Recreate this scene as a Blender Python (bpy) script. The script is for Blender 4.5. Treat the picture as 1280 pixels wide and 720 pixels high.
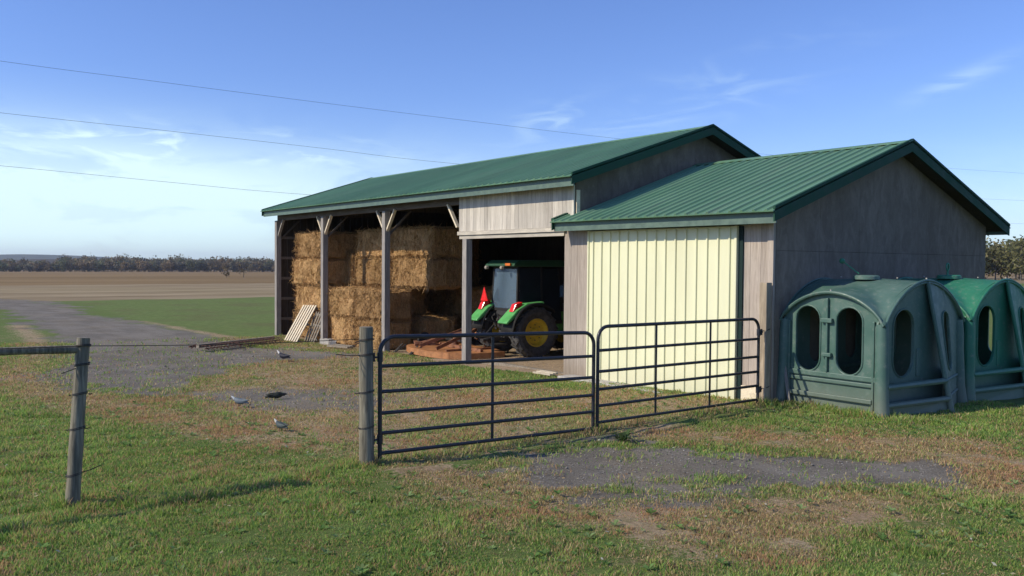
import bpy, math, random
import numpy as np
from mathutils import Vector, Matrix, Euler
from mathutils.geometry import delaunay_2d_cdt
for o in list(bpy.data.objects): bpy.data.objects.remove(o)
random.seed(7); RNG=np.random.default_rng(7)
S=bpy.context.scene; COL=S.collection
rad=math.radians
# ------------------------------------------------------------------ camera
cd=bpy.data.cameras.new('camera'); cam=bpy.data.objects.new('camera',cd); COL.objects.link(cam)
cF=Vector((-0.7921,0.6098,-0.0287)).normalized(); roll=0.0082
cyaw=0.9144; r0=Vector((math.cos(cyaw),math.sin(cyaw),0)); u0=r0.cross(cF)
cR=r0*math.cos(roll)+u0*math.sin(roll); cU=-r0*math.sin(roll)+u0*math.cos(roll)
CAM=Vector((8.198,-11.55,2.2))
cam.matrix_world=Matrix(((cR.x,cU.x,-cF.x,CAM.x),(cR.y,cU.y,-cF.y,CAM.y),(cR.z,cU.z,-cF.z,CAM.z),(0,0,0,1)))
cd.sensor_width=36; cd.lens=36*1065.25/1280; cd.clip_end=20000; cd.clip_start=0.05
S.camera=cam
# ------------------------------------------------------------------ world, sun, exposure
S.view_settings.view_transform='Standard'; S.view_settings.look='None'
S.view_settings.exposure=0.0; S.view_settings.gamma=1
S.cycles.max_bounces=8; S.cycles.volume_bounces=0
W=bpy.data.worlds.new('World'); S.world=W; W.use_nodes=True
SUNV=Vector((-0.42,-1.27,1.0)).normalized(); SUN_EL=math.asin(SUNV.z)
def world():
    nt=W.node_tree; N=nt.nodes; L=nt.links; N.clear()
    out=N.new('ShaderNodeOutputWorld'); bg=N.new('ShaderNodeBackground'); bg.inputs[1].default_value=0.082
    L.new(bg.outputs[0],out.inputs[0])
    sky=N.new('ShaderNodeTexSky'); sky.sky_type='NISHITA'; sky.sun_disc=False
    sky.sun_elevation=SUN_EL; sky.sun_rotation=math.atan2(SUNV.x,SUNV.y)%(2*math.pi)
    sky.air_density=1.0; sky.dust_density=0.4; sky.ozone_density=2.2; sky.altitude=200
    tc=N.new('ShaderNodeTexCoord'); sp=N.new('ShaderNodeSeparateXYZ'); L.new(tc.outputs['Generated'],sp.inputs[0])
    def M(op,a,b=None,c=None,clamp=False):
        n=N.new('ShaderNodeMath'); n.operation=op; n.use_clamp=clamp
        for i,v in enumerate((a,b,c)):
            if v is None: continue
            if isinstance(v,(int,float)): n.inputs[i].default_value=v
            else: L.new(v,n.inputs[i])
        return n.outputs[0]
    az=M('ARCTAN2',sp.outputs[0],sp.outputs[1]); el=sp.outputs[2]
    def noise(sx,sy,sc,det,dist=0.3,off=0):
        cb=N.new('ShaderNodeCombineXYZ'); L.new(M('MULTIPLY',az,sx),cb.inputs[0]); L.new(M('MULTIPLY',el,sy),cb.inputs[1]); cb.inputs[2].default_value=off
        n=N.new('ShaderNodeTexNoise'); n.inputs['Scale'].default_value=sc; n.inputs['Detail'].default_value=det
        n.inputs['Roughness'].default_value=0.55; n.inputs['Distortion'].default_value=dist; L.new(cb.outputs[0],n.inputs['Vector'])
        return n.outputs[0]
    def blob(a,e,w,h,slant=0.0):
        da=M('DIVIDE',M('SUBTRACT',az,a),w)
        de=M('DIVIDE',M('SUBTRACT',M('SUBTRACT',el,e),M('MULTIPLY',M('SUBTRACT',az,a),slant)),h)
        s=M('ADD',M('MULTIPLY',da,da),M('MULTIPLY',de,de))
        return M('POWER',2.718,M('MULTIPLY',s,-1.0))
    n1=noise(1,3.2,7,6,0.4,1.3); n2=noise(1,4,11,7,1.0,4.1)
    def ss(x,a,b):
        n=N.new('ShaderNodeMapRange'); n.interpolation_type='SMOOTHSTEP'; L.new(x,n.inputs[0])
        n.inputs[1].default_value=a; n.inputs[2].default_value=b; return n.outputs[0]
    bank=M('MULTIPLY',blob(-1.50,0.074,0.46,0.056),M('ADD',M('MULTIPLY',ss(n1,0.38,0.54),0.55),0.62))
    low=blob(-1.2,0.0,1.6,0.075)
    w1=M('MULTIPLY',blob(-0.86,0.165,0.05,0.018,0.15),ss(n2,0.40,0.72))
    w2=M('MULTIPLY',blob(-0.71,0.185,0.14,0.030,0.30),ss(n2,0.42,0.78))
    w3=M('MULTIPLY',blob(-0.435,0.190,0.045,0.009,0.35),ss(n2,0.35,0.6))
    w4=M('MULTIPLY',blob(-1.30,0.125,0.20,0.018),ss(n2,0.47,0.70))
    w5=M('MULTIPLY',blob(-0.35,0.06,0.35,0.05),ss(n1,0.30,0.7))
    f=M('ADD',M('MULTIPLY',bank,1.0),M('MULTIPLY',low,0.42))
    for w_,k in ((w1,0.34),(w2,0.24),(w3,0.26),(w4,0.7),(w5,0.28)): f=M('ADD',f,M('MULTIPLY',w_,k))
    f=M('MINIMUM',f,0.92)
    tint=N.new('ShaderNodeMix'); tint.data_type='RGBA'; tint.blend_type='MULTIPLY'; tint.inputs[0].default_value=1
    L.new(sky.outputs[0],tint.inputs[6]); tint.inputs[7].default_value=SKY_TINT
    mx=N.new('ShaderNodeMix'); mx.data_type='RGBA'; L.new(f,mx.inputs[0]); L.new(tint.outputs[2],mx.inputs[6])
    mx.inputs[7].default_value=CLOUD_COL
    L.new(mx.outputs[2],bg.inputs[0])
SKY_TINT=(1.24,1.46,2.15,1); CLOUD_COL=(10.2,13.2,13.8,1)
world()
sd=bpy.data.lights.new('sun','SUN'); sd.energy=4.5; sd.angle=rad(0.5); sd.color=(1.0,0.885,0.70)
so=bpy.data.objects.new('sun',sd); COL.objects.link(so); so.rotation_euler=SUNV.to_track_quat('Z','Y').to_euler(); so.location=(0,0,50)
# ------------------------------------------------------------------ helpers
def terr(x,y=0):
    x=np.asarray(x,float); d=-x
    z=-0.35*np.clip(d/16,0,1)-6.3*np.maximum(0,(np.minimum(d,900)-60)/640.)
    return z
def tz(x,y=0): return float(terr(x,y))
class MB:
    def __init__(s): s.v=[]; s.f=[]; s.t=[]; s.tint=0.5
    def add(s,vs,fs,tint=None):
        b=len(s.v); s.v+= [tuple(v) for v in vs]; s.f+=[tuple(b+i for i in f) for f in fs]
        s.t+=[s.tint if tint is None else tint]*len(vs); return s
    def box(s,c,size,rot=None,tint=None,taper=1.0):
        x,y,z=[a/2 for a in size]; m=rot if rot is not None else Matrix.Identity(3); c=Vector(c)
        vs=[c+m@Vector((sx*x*(taper if sz>0 else 1),sy*y*(taper if sz>0 else 1),sz*z)) for sz in(-1,1) for sy in(-1,1) for sx in(-1,1)]
        return s.add(vs,[(0,2,3,1),(4,5,7,6),(0,1,5,4),(2,6,7,3),(0,4,6,2),(1,3,7,5)],tint)
    def b2(s,x0,x1,y0,y1,z0,z1,tint=None): return s.box(((x0+x1)/2,(y0+y1)/2,(z0+z1)/2),(abs(x1-x0),abs(y1-y0),abs(z1-z0)),None,tint)
    def bar(s,p,q,w,h,tint=None,up=(0,0,1)):
        p=Vector(p);q=Vector(q);d=q-p;L=d.length;d.normalize();u=Vector(up)
        if abs(d.dot(u))>.98:u=Vector((0,1,0))
        a=d.cross(u).normalized();b=a.cross(d).normalized()
        m=Matrix((a,d,b)).transposed()
        return s.box((p+q)/2,(w,L,h),m,tint)
    def tube(s,pts,r,seg=8,tint=None,cap=True,closed=False):
        pts=[Vector(p) for p in pts]; n=len(pts); rs=r if isinstance(r,(list,tuple)) else [r]*n
        vs=[];fs=[]; prev=None
        for i,p in enumerate(pts):
            a=pts[(i-1)%n] if (i>0 or closed) else p; b=pts[(i+1)%n] if (i<n-1 or closed) else p
            d=(b-a).normalized()
            if prev is None:
                u=Vector((0,0,1)) if abs(d.z)<.9 else Vector((1,0,0)); x=d.cross(u).normalized()
            else:
                x=(prev-d*prev.dot(d)).normalized()
            prev=x; y=d.cross(x)
            for k in range(seg):
                t=2*math.pi*k/seg; vs.append(p+(x*math.cos(t)+y*math.sin(t))*rs[i])
        m=n if closed else n-1
        for i in range(m):
            for k in range(seg):
                a=i*seg+k;b=i*seg+(k+1)%seg;j=((i+1)%n)*seg
                fs.append((a,b,j+(k+1)%seg,j+k))
        if cap and not closed: fs.append(tuple(range(seg-1,-1,-1))); fs.append(tuple((n-1)*seg+k for k in range(seg)))
        return s.add(vs,fs,tint)
    def lathe(s,prof,c,axis=(0,0,1),seg=20,tint=None,closed=False):
        ax=Vector(axis).normalized(); u=Vector((0,0,1)) if abs(ax.z)<.9 else Vector((1,0,0))
        x=ax.cross(u).normalized(); y=ax.cross(x); c=Vector(c); vs=[];fs=[];n=len(prof)
        for (r,h) in prof:
            for k in range(seg):
                t=2*math.pi*k/seg; vs.append(c+ax*h+(x*math.cos(t)+y*math.sin(t))*r)
        for i in range(n if closed else n-1):
            for k in range(seg):
                j=(i+1)%n; fs.append((i*seg+k,i*seg+(k+1)%seg,j*seg+(k+1)%seg,j*seg+k))
        if not closed: fs.append(tuple(range(seg-1,-1,-1))); fs.append(tuple((n-1)*seg+k for k in range(seg)))
        return s.add(vs,fs,tint)
    def prism(s,poly,axis_pts,tint=None):
        """poly: list of 3D points (planar); axis_pts: offset vector"""
        o=Vector(axis_pts); n=len(poly); a=[Vector(p) for p in poly]; b=[p+o for p in a]
        fs=[tuple(range(n-1,-1,-1)),tuple(range(n,2*n))]+[(i,(i+1)%n,n+(i+1)%n,n+i) for i in range(n)]
        return s.add(a+b,fs,tint)
    def build(s,name,mat,parent=None,smooth=False,bevel=0,seg=2):
        me=bpy.data.meshes.new(name); me.from_pydata(s.v,[],s.f); me.update()
        at=me.attributes.new('tint','FLOAT','POINT'); at.data.foreach_set('value',s.t)
        o=bpy.data.objects.new(name,me); COL.objects.link(o); me.materials.append(mat)
        import bmesh
        bm=bmesh.new(); bm.from_mesh(me); bmesh.ops.recalc_face_normals(bm,faces=bm.faces); bm.to_mesh(me); bm.free()
        if smooth:
            me.polygons.foreach_set('use_smooth',[True]*len(me.polygons))
            try: me.set_sharp_from_angle(angle=rad(40))
            except Exception: pass
        if bevel:
            b=o.modifiers.new('bevel','BEVEL'); b.width=bevel; b.segments=seg; b.limit_method='ANGLE'; b.angle_limit=rad(50)
        if parent is not None: o.parent=parent
        return o
def tag(o,label=None,cat=None,group=None,kind=None):
    if label:o['label']=label
    if cat:o['category']=cat
    if group:o['group']=group
    if kind:o['kind']=kind
    return o
def thing(name,label,cat,loc=(0,0,0),rz=0,group=None):
    o=bpy.data.objects.new(name,None); COL.objects.link(o); o.location=loc; o.rotation_euler=(0,0,rz); o.empty_display_size=.2
    return tag(o,label,cat,group)
def copy_tree(o,parent=None):
    c=o.copy(); COL.objects.link(c)
    if parent is not None: c.parent=parent
    for ch in list(o.children): copy_tree(ch,c)
    return c
# ---- materials
class NT:
    def __init__(s,name):
        s.m=bpy.data.materials.new(name); s.m.use_nodes=True; s.t=s.m.node_tree; s.N=s.t.nodes; s.L=s.t.links
        s.b=s.N['Principled BSDF']; s.tc=s.N.new('ShaderNodeTexCoord'); s.oi=None
    def link(s,a,b): s.L.new(a,b)
    def coord(s,scale=(1,1,1),rand=False):
        mp=s.N.new('ShaderNodeMapping'); s.link(s.tc.outputs['Object'],mp.inputs[0]); mp.inputs['Scale'].default_value=scale
        if rand:
            oi=s.N.new('ShaderNodeObjectInfo'); v=s.N.new('ShaderNodeVectorMath'); v.operation='SCALE'; v.inputs[0].default_value=(31,17,23)
            s.link(oi.outputs['Random'],v.inputs['Scale']); s.link(v.outputs[0],mp.inputs['Location'])
        return mp.outputs[0]
    def noise(s,scale,detail=5,rough=.55,vec=None,dist=0):
        n=s.N.new('ShaderNodeTexNoise'); n.inputs['Scale'].default_value=scale; n.inputs['Detail'].default_value=detail
        n.inputs['Roughness'].default_value=rough; n.inputs['Distortion'].default_value=dist
        s.link(vec if vec is not None else s.tc.outputs['Object'],n.inputs['Vector']); return n.outputs[0]
    def math(s,op,a,b=None,clamp=False):
        n=s.N.new('ShaderNodeMath'); n.operation=op; n.use_clamp=clamp
        for i,v in enumerate((a,b)):
            if v is None: continue
            if isinstance(v,(int,float)): n.inputs[i].default_value=v
            else: s.link(v,n.inputs[i])
        return n.outputs[0]
    def rng(s,x,a,b,c=0,d=1):
        n=s.N.new('ShaderNodeMapRange'); n.interpolation_type='SMOOTHSTEP'; s.link(x,n.inputs[0])
        for i,v in enumerate((a,b,c,d)): n.inputs[i+1].default_value=v
        return n.outputs[0]
    def mix(s,f,a,b,mode='MIX'):
        n=s.N.new('ShaderNodeMix'); n.data_type='RGBA'; n.blend_type=mode
        if isinstance(f,(int,float)): n.inputs[0].default_value=f
        else: s.link(f,n.inputs[0])
        for i,v in ((6,a),(7,b)):
            if isinstance(v,tuple): n.inputs[i].default_value=(v+(1,))[:4]
            else: s.link(v,n.inputs[i])
        return n.outputs[2]
    def attr(s,name):
        n=s.N.new('ShaderNodeAttribute'); n.attribute_name=name; return n
    def bump(s,h,strength=.3,dist=.02):
        n=s.N.new('ShaderNodeBump'); n.inputs['Strength'].default_value=strength; n.inputs['Distance'].default_value=dist
        s.link(h,n.inputs['Height']); s.link(n.outputs[0],s.b.inputs['Normal'])
    def out(s,col,rough=.7,metal=0,spec=.5):
        if isinstance(col,tuple): s.b.inputs['Base Color'].default_value=(col+(1,))[:4]
        else: s.link(col,s.b.inputs['Base Color'])
        if isinstance(rough,(int,float)): s.b.inputs['Roughness'].default_value=rough
        else: s.link(rough,s.b.inputs['Roughness'])
        s.b.inputs['Metallic'].default_value=metal; s.b.inputs['Specular IOR Level'].default_value=spec
        return s.m
def sc(c,k): return tuple(x*k for x in c)
def wood(name,c,stretch=(30,30,2.2),var=.45,rough=.85,grain=1.0,rand=False):
    n=NT(name); v=n.coord(stretch,rand); a=n.noise(1.0,8,.65,v,.6); b=n.noise(2.0,4,.6,n.coord((1,1,1),rand))
    g=n.rng(a,.28,.72); col=n.mix(g,sc(c,1-var),sc(c,1+var*.55))
    col=n.mix(n.rng(b,.35,.7,0,.45),col,sc((c[0]*.8,c[1]*.8,c[2]*.84),.9))
    t=n.attr('tint'); col=n.mix(1.0,col,n.mix(t.outputs['Fac'],(.72,.72,.72),(1.18,1.17,1.15)),'MULTIPLY')
    n.bump(a,.35*grain,.01); return n.out(col,rough,0,.25)
def paint(name,c,rough=.5,metal=0,var=.12,scale=6,spec=.5,dirt=None):
    n=NT(name); a=n.noise(scale,6,.6); b=n.noise(scale*9,4,.6)
    col=n.mix(n.rng(a,.3,.7),sc(c,1-var),sc(c,1+var))
    if dirt: col=n.mix(n.rng(b,.5,.75,0,.5),col,dirt)
    r=n.rng(a,.3,.7,max(.05,rough-.1),rough+.12); n.bump(b,.06,.004); return n.out(col,r,metal,spec)
M={}
def siding(name,c,grain_scale,dark):
    n=NT(name); a=n.noise(1,8,.7,n.coord((26,26,1.6)),.8); b=n.noise(1.1,6,.6,n.coord((1,1,1)),.3); k=n.noise(1,5,.6,n.coord((70,70,5)))
    g=n.rng(a,.30,.68); col=n.mix(g,dark,c)
    col=n.mix(n.rng(b,.36,.66,0,.6),col,sc(c,.72)); col=n.mix(n.rng(k,.56,.74,0,.55),col,sc(dark,.75))
    t=n.attr('tint'); col=n.mix(1.0,col,n.mix(t.outputs['Fac'],(.78,.77,.76),(1.16,1.15,1.13)),'MULTIPLY')
    z=n.N.new('ShaderNodeSeparateXYZ'); n.link(n.tc.outputs['Object'],z.inputs[0])
    sp=n.rng(n.math('ADD',z.outputs[2],n.math('MULTIPLY',b,.5)),.15,.65,.55,0)
    col=n.mix(sp,col,(.20,.155,.105))
    n.bump(a,.35,.006); return n.out(col,.9,0,.15)
M['siding']=siding('weathered_siding',(.50,.44,.375),26,(.30,.255,.215))
M['gable']=siding('gable_siding',(.235,.200,.172),20,(.150,.127,.110))  # darker copy of the siding, with the gable's shade in its colours
def plymat():  # plywood tones lowered so the gable's shade is part of the colour
    n=NT('gable_plywood'); a=n.noise(1,8,.7,n.coord((5,5,2.2)),.6); b=n.noise(.9,6,.65); k=n.noise(9,7,.75)
    col=n.mix(n.rng(a,.3,.7),(.155,.128,.103),(.238,.200,.163)); col=n.mix(n.rng(b,.38,.66,0,.55),col,(.142,.117,.090)); col=n.mix(n.rng(k,.52,.74,0,.5),col,(.285,.24,.19))
    t=n.attr('tint'); col=n.mix(1.0,col,n.mix(t.outputs['Fac'],(.90,.90,.90),(1.08,1.08,1.08)),'MULTIPLY'); n.bump(k,.3,.006); return n.out(col,.92,0,.12)
M['gable']=plymat()
M['header']=siding('header_boards',(.68,.64,.56),26,(.38,.345,.295))
M['trim']=wood('trim_board',(.50,.46,.38),(3,30,30),.3)
M['post']=wood('shed_post_wood',(.30,.28,.255))
M['beam']=wood('beam_wood',(.17,.14,.11),(2,30,30))
M['inside']=wood('interior_wood',(.075,.058,.042),(22,22,2))  # wood colour darkened to deepen the shade inside the shed
M['fpost']=wood('round_post_wood',(.235,.215,.160),(30,30,2.2),.75,grain=2.2,rand=True)
M['gpost']=wood('gate_post_wood',(.40,.33,.235),(24,24,2.5),.4)
M['newwood']=wood('new_wood',(.66,.58,.43),(12,12,12),.2)
M['oldwood']=wood('old_wood',(.30,.26,.20),(14,14,14),.4)
def roofmat():
    n=NT('green_roof_metal'); a=n.noise(1,6,.6,n.coord((1.2,.35,.35)),.2); b=n.noise(1,5,.6,n.coord((9,1.2,1.2)))
    col=n.mix(n.rng(a,.3,.7),(.100,.220,.125),(.135,.265,.160)); col=n.mix(n.rng(b,.45,.75,0,.45),col,(.115,.185,.130))
    z=n.N.new('ShaderNodeSeparateXYZ'); n.link(n.tc.outputs['Object'],z.inputs[0]); fl=n.math('FLOOR',n.math('DIVIDE',z.outputs[0],.916)); wn=n.N.new('ShaderNodeTexWhiteNoise'); wn.noise_dimensions='1D'; n.link(fl,wn.inputs['W'])
    col=n.mix(1.0,col,n.mix(wn.outputs['Value'],(.90,.90,.90),(1.10,1.10,1.10)),'MULTIPLY')
    st_=n.noise(1,5,.6,n.coord((6,.5,.5)),.2); col=n.mix(n.rng(st_,.5,.75,0,.3),col,(.15,.20,.155))
    return n.out(col,n.rng(a,.3,.7,.42,.56),0,.45)
M['roof']=roofmat()
M['rtrim']=paint('green_trim_metal',(.016,.062,.038),.7,spec=.2)  # green darkened to carry the shade on the rakes
M['jamb']=paint('jamb_shade_tone',(.012,.028,.026),.7,spec=.2)  # shadow on the green jamb is put into this dark colour
M['fascia']=paint('eave_trim_metal',(.095,.150,.118),.5,var=.2,dirt=(.16,.22,.18))
def doormat():
    n=NT('cream_door_metal'); a=n.noise(1,6,.6,n.coord((3,3,.6)),.3); z=n.N.new('ShaderNodeSeparateXYZ'); n.link(n.tc.outputs['Object'],z.inputs[0])
    col=n.mix(n.rng(a,.3,.75),(.74,.745,.50),(.68,.68,.455)); s=n.rng(n.math('ADD',z.outputs[2],n.math('MULTIPLY',a,.6)),.25,.8,.45,0)
    col=n.mix(s,col,(.50,.47,.33)); return n.out(col,.48,0,.4)
M['door']=doormat()
M['gate']=paint('gate_paint',(.018,.020,.026),.42,0,.3,20,dirt=(.06,.05,.045))
M['wire']=paint('dark_wire',(.035,.03,.028),.6,.3)
M['black']=paint('black_rubber',(.018,.018,.018),.8,0,.3,14,.3,dirt=(.07,.06,.05))
M['tyre']=paint('dusty_tyre',(.065,.063,.060),.85,0,.4,9,.2,dirt=(.17,.155,.135))
M['steel']=paint('greasy_steel',(.05,.048,.045),.55,.4,.4,18,dirt=(.10,.075,.05))
M['tgreen']=paint('tractor_green',(.085,.36,.10),.45,0,.12,7,dirt=(.16,.22,.10))
M['droof']=paint('cab_roof_shade_green',(.018,.075,.035),.5,0,.1,5)  # cab roof green darkened to paint in the shed's shade
M['yellow']=paint('tractor_yellow',(.62,.42,.03),.4,0,.15,8,dirt=(.25,.18,.06))
M['red']=paint('red_lens',(.75,.02,.02),.25)
M['amber']=paint('amber_lens',(.65,.16,.02),.3)
M['orange']=paint('mower_orange',(.36,.16,.06),.55,0,.25,7,dirt=(.28,.11,.05))
M['orange2']=paint('mower_rusty_orange',(.22,.095,.045),.7,0,.4,12,dirt=(.16,.08,.05))
M['rust']=paint('rusty_iron',(.10,.05,.035),.9,0,.45,25)
M['concrete']=paint('concrete',(.38,.36,.32),.95,0,.2,9)
M['stone']=paint('grey_stone',(.27,.26,.245),.95,0,.4,14)
def glassm():
    n=NT('tinted_glass'); n.b.inputs['Transmission Weight'].default_value=.55; m=n.out((.13,.20,.27),.12,0,.6); return m
M['glass']=glassm()
M['dglass']=paint('dark_opaque_glass',(.015,.022,.03),.12,0,.1,3,.5)  # dark opaque panes for the cab sides, door and windshield
def hutchmat(name,c,fade):
    n=NT(name); a=n.noise(2.2,7,.6); b=n.noise(11,5,.65); col=n.mix(n.rng(a,.3,.7),c,fade); 
    col=n.mix(n.rng(b,.52,.75,0,.5),col,(.21,.235,.205)); z=n.N.new('ShaderNodeSeparateXYZ'); n.link(n.tc.outputs['Object'],z.inputs[0])
    s=n.rng(n.math('ADD',z.outputs[2],n.math('MULTIPLY',b,.5)),.25,.95,.7,0); col=n.mix(s,col,(.155,.165,.125))
    n.bump(b,.12,.01); return n.out(col,n.rng(b,.3,.7,.38,.6),0,.4)
M['hutch1']=hutchmat('faded_green_plastic',(.052,.118,.092),(.090,.158,.130))
M['hutch2']=hutchmat('bright_green_plastic',(.022,.150,.085),(.034,.185,.110))
def haymat():
    n=NT('hay'); v=n.coord((10,10,6),True); a=n.noise(2.6,9,.78,v,1.0); b=n.noise(.22,4,.6,v); k=n.noise(1,7,.7,n.coord((24,24,4),True),1.0)
    col=n.mix(n.rng(a,.32,.68),(.36,.215,.100),(.86,.56,.285)); col=n.mix(n.rng(k,.35,.62,.6,0),col,(.23,.15,.065))
    col=n.mix(n.rng(b,.4,.7,0,.35),col,(.42,.28,.12)); n.bump(n.math('ADD',a,k),.9,.05)
    t=n.attr('tint'); col=n.mix(1.0,col,n.mix(t.outputs['Fac'],(.75,.74,.70),(1.22,1.2,1.15)),'MULTIPLY')
    oi=n.N.new('ShaderNodeObjectInfo'); col=n.mix(1.0,col,n.mix(oi.outputs['Random'],(.72,.70,.68),(1.12,1.10,1.06)),'MULTIPLY')
    return n.out(col,.95,0,.1)
M['hay']=haymat()
M['leafr']=None
def attrmat(name,trans=.35,rough=.7,mul=1.0):
    n=NT(name); a=n.attr('col'); n.link(a.outputs['Color'],n.b.inputs['Base Color']); n.b.inputs['Roughness'].default_value=rough
    n.b.inputs['Specular IOR Level'].default_value=.25
    tr=n.N.new('ShaderNodeBsdfTranslucent'); n.link(a.outputs['Color'],tr.inputs[0]); mx=n.N.new('ShaderNodeMixShader'); mx.inputs[0].default_value=trans
    n.link(n.b.outputs[0],mx.inputs[1]); n.link(tr.outputs[0],mx.inputs[2]); n.link(mx.outputs[0],n.N['Material Output'].inputs[0]); return n.m
M['blade']=attrmat('grass_blade',.5); M['leaf']=attrmat('tree_leaf',.3,.8); M['pebble']=attrmat('pebble',0,.9)
# ------------------------------------------------------------------ ground masks
def vnoise(x,y,seed=0):
    xi=np.floor(x).astype(np.int64); yi=np.floor(y).astype(np.int64); fx=x-xi; fy=y-yi
    fx=fx*fx*(3-2*fx); fy=fy*fy*(3-2*fy)
    def h(a,b):
        n=(a*374761393+b*668265263+seed*974634777)&0x7fffffff; n=(n^(n>>13))*1274126177&0x7fffffff; return ((n^(n>>16))&0xffff)/65535.
    return (h(xi,yi)*(1-fx)+h(xi+1,yi)*fx)*(1-fy)+(h(xi,yi+1)*(1-fx)+h(xi+1,yi+1)*fx)*fy
def fbm(x,y,s=1,o=4,seed=0):
    r=0;a=.5;x=x*s;y=y*s
    for i in range(o): r=r+a*vnoise(x,y,seed+i*7); x=x*2.03+3.1;y=y*2.03+1.7;a*=.5
    return r/(1-.5**o)
def sdf(poly,x,y):
    """negative inside, metres"""
    d=np.full(x.shape,1e9); ins=np.zeros(x.shape,bool); n=len(poly)
    for i in range(n):
        ax,ay=poly[i];bx,by=poly[(i+1)%n]; ex,ey=bx-ax,by-ay; wx,wy=x-ax,y-ay
        t=np.clip((wx*ex+wy*ey)/(ex*ex+ey*ey+1e-12),0,1); d=np.minimum(d,(wx-ex*t)**2+(wy-ey*t)**2)
        c=((ay<=y)&(by>y)|(by<=y)&(ay>y)); 
        with np.errstate(divide='ignore',invalid='ignore'): xx=ax+(y-ay)/(by-ay+1e-12)*ex
        ins^=(c&(x<xx))
    d=np.sqrt(d); return np.where(ins,-d,d)
P_main=[(-57.98,-6.6),(-55.37,-4.21),(-50.47,-2.24),(-42.0,-2.25),(-33.1,-2.94),(-29.13,-2.4),(-24.19,-2.36),(-20.88,-2.26),(-16.51,-1.64),(-14.32,-1.09),(-12.7,-0.79),(-11.5,-1.52),(-12.3,-2.47),(-11.97,-3.66),(-10.66,-4.91),(-8.55,-6.43),(-7.17,-7.2),(-7.43,-7.98),(-8.68,-8.37),(-10.12,-8.65),(-12.89,-8.52),(-16.84,-7.3),(-21.88,-6.56),(-29.76,-6.09),(-40.58,-5.92),(-48.68,-7.3)]
P_far=[(-55,-4.2),(-48,-7.2),(-60,-14),(-110,-34),(-114,-28),(-66,-8)]
P_lane=[(-7.74,-7.24),(-7.35,-5.93),(-6.7,-4.95),(-5.71,-4.14),(-4.6,-3.8),(-3.58,-3.8),(-3.43,-5.22),(-3.62,-6.06),(-4.7,-6.76),(-6.14,-7.3)]
P_front=[(1.01,-5.99),(0.82,-5.15),(0.71,-4.48),(0.89,-3.91),(1.4,-3.75),(1.87,-3.6),(2.23,-3.18),(2.67,-2.9),(3.14,-2.52),(3.57,-2.3),(3.88,-2.31),(3.87,-2.89),(3.58,-3.46),(3.19,-3.99),(2.97,-4.35),(2.98,-4.74),(2.9,-5.24),(2.59,-5.68),(2.15,-5.89),(1.69,-6.01)]
P_strip=[(-49.78,-0.81),(-49.78,4.15),(-50.24,11.91),(-52.09,40),(-15.89,5.62),(-17.41,-1.14),(-20.24,-1.26),(-23.64,-1.52),(-27.73,-1.83),(-35.25,-1.97)]
P_tan=[(-33.42,-4.64),(-34.51,-3.15),(-32.49,-1.91),(-26.67,-1.81),(-22.95,-1.74),(-24.42,-2.72),(-26.74,-3.56),(-28.38,-4.64)]
P_green=[(-9.5,-1.3),(-8.07,-0.55),(-6.4,0.0),(-4.99,-0.13),(-3.83,-0.42),(-3.3,-1.1),(-4.77,-1.54),(-6.02,-2.0),(-8,-2.2)]
P_dry=[(-16.12,-2.75),(-12.77,-0.88),(-8.28,-0.26),(-3.83,-0.42),(-0.06,0.01),(0.28,-1.62),(0.43,-3.43),(0.34,-4.27),(0.71,-5.76),(0.61,-6.55),(-0.24,-7.06),(-1.55,-7.23),(-4.92,-7.42),(-7.37,-6.79),(-11.12,-4.93)]
P_dryL=[(-13.95,-8.6),(-9,-8.2),(-4.92,-7.3),(-1.55,-7.1),(-0.35,-6.9),(-1.63,-7.7),(-3.41,-8.21),(-5.69,-8.93),(-8.18,-9.32),(-13.0,-9.35)]
P_dryF=[(0.41,-6.83),(1.0,-6.3),(1.0,-5.6),(2.45,-5.8),(3.13,-5.0),(3.3,-4.1),(3.9,-3.3),(3.9,-2.2),(3.0,-2.4),(0.9,-3.3),(0.7,-4.2),(.4,-3.2),(1.24,-1.81),(2.5,-1.22),(3.56,-0.72),(4.17,-0.93),(4.9,-2.3),(4.4,-4.2),(4.2,-5.3),(4.39,-5.88),(4.1,-6.56),(3.55,-7.02),(2.29,-6.98),(1.52,-7.15)]
P_in=[(-20,0.1),(-20,7.6),(-4.7,7.6),(-4.7,0.1)]
P_apr=[(-10,.1),(-4.7,.1),(-4.9,-.25),(-6.5,-.2),(-7.6,-.35),(-10,-.3)]
def st(d,w): # soft step, 1 inside
    return np.clip(.5-d/(2*w),0,1)
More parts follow.
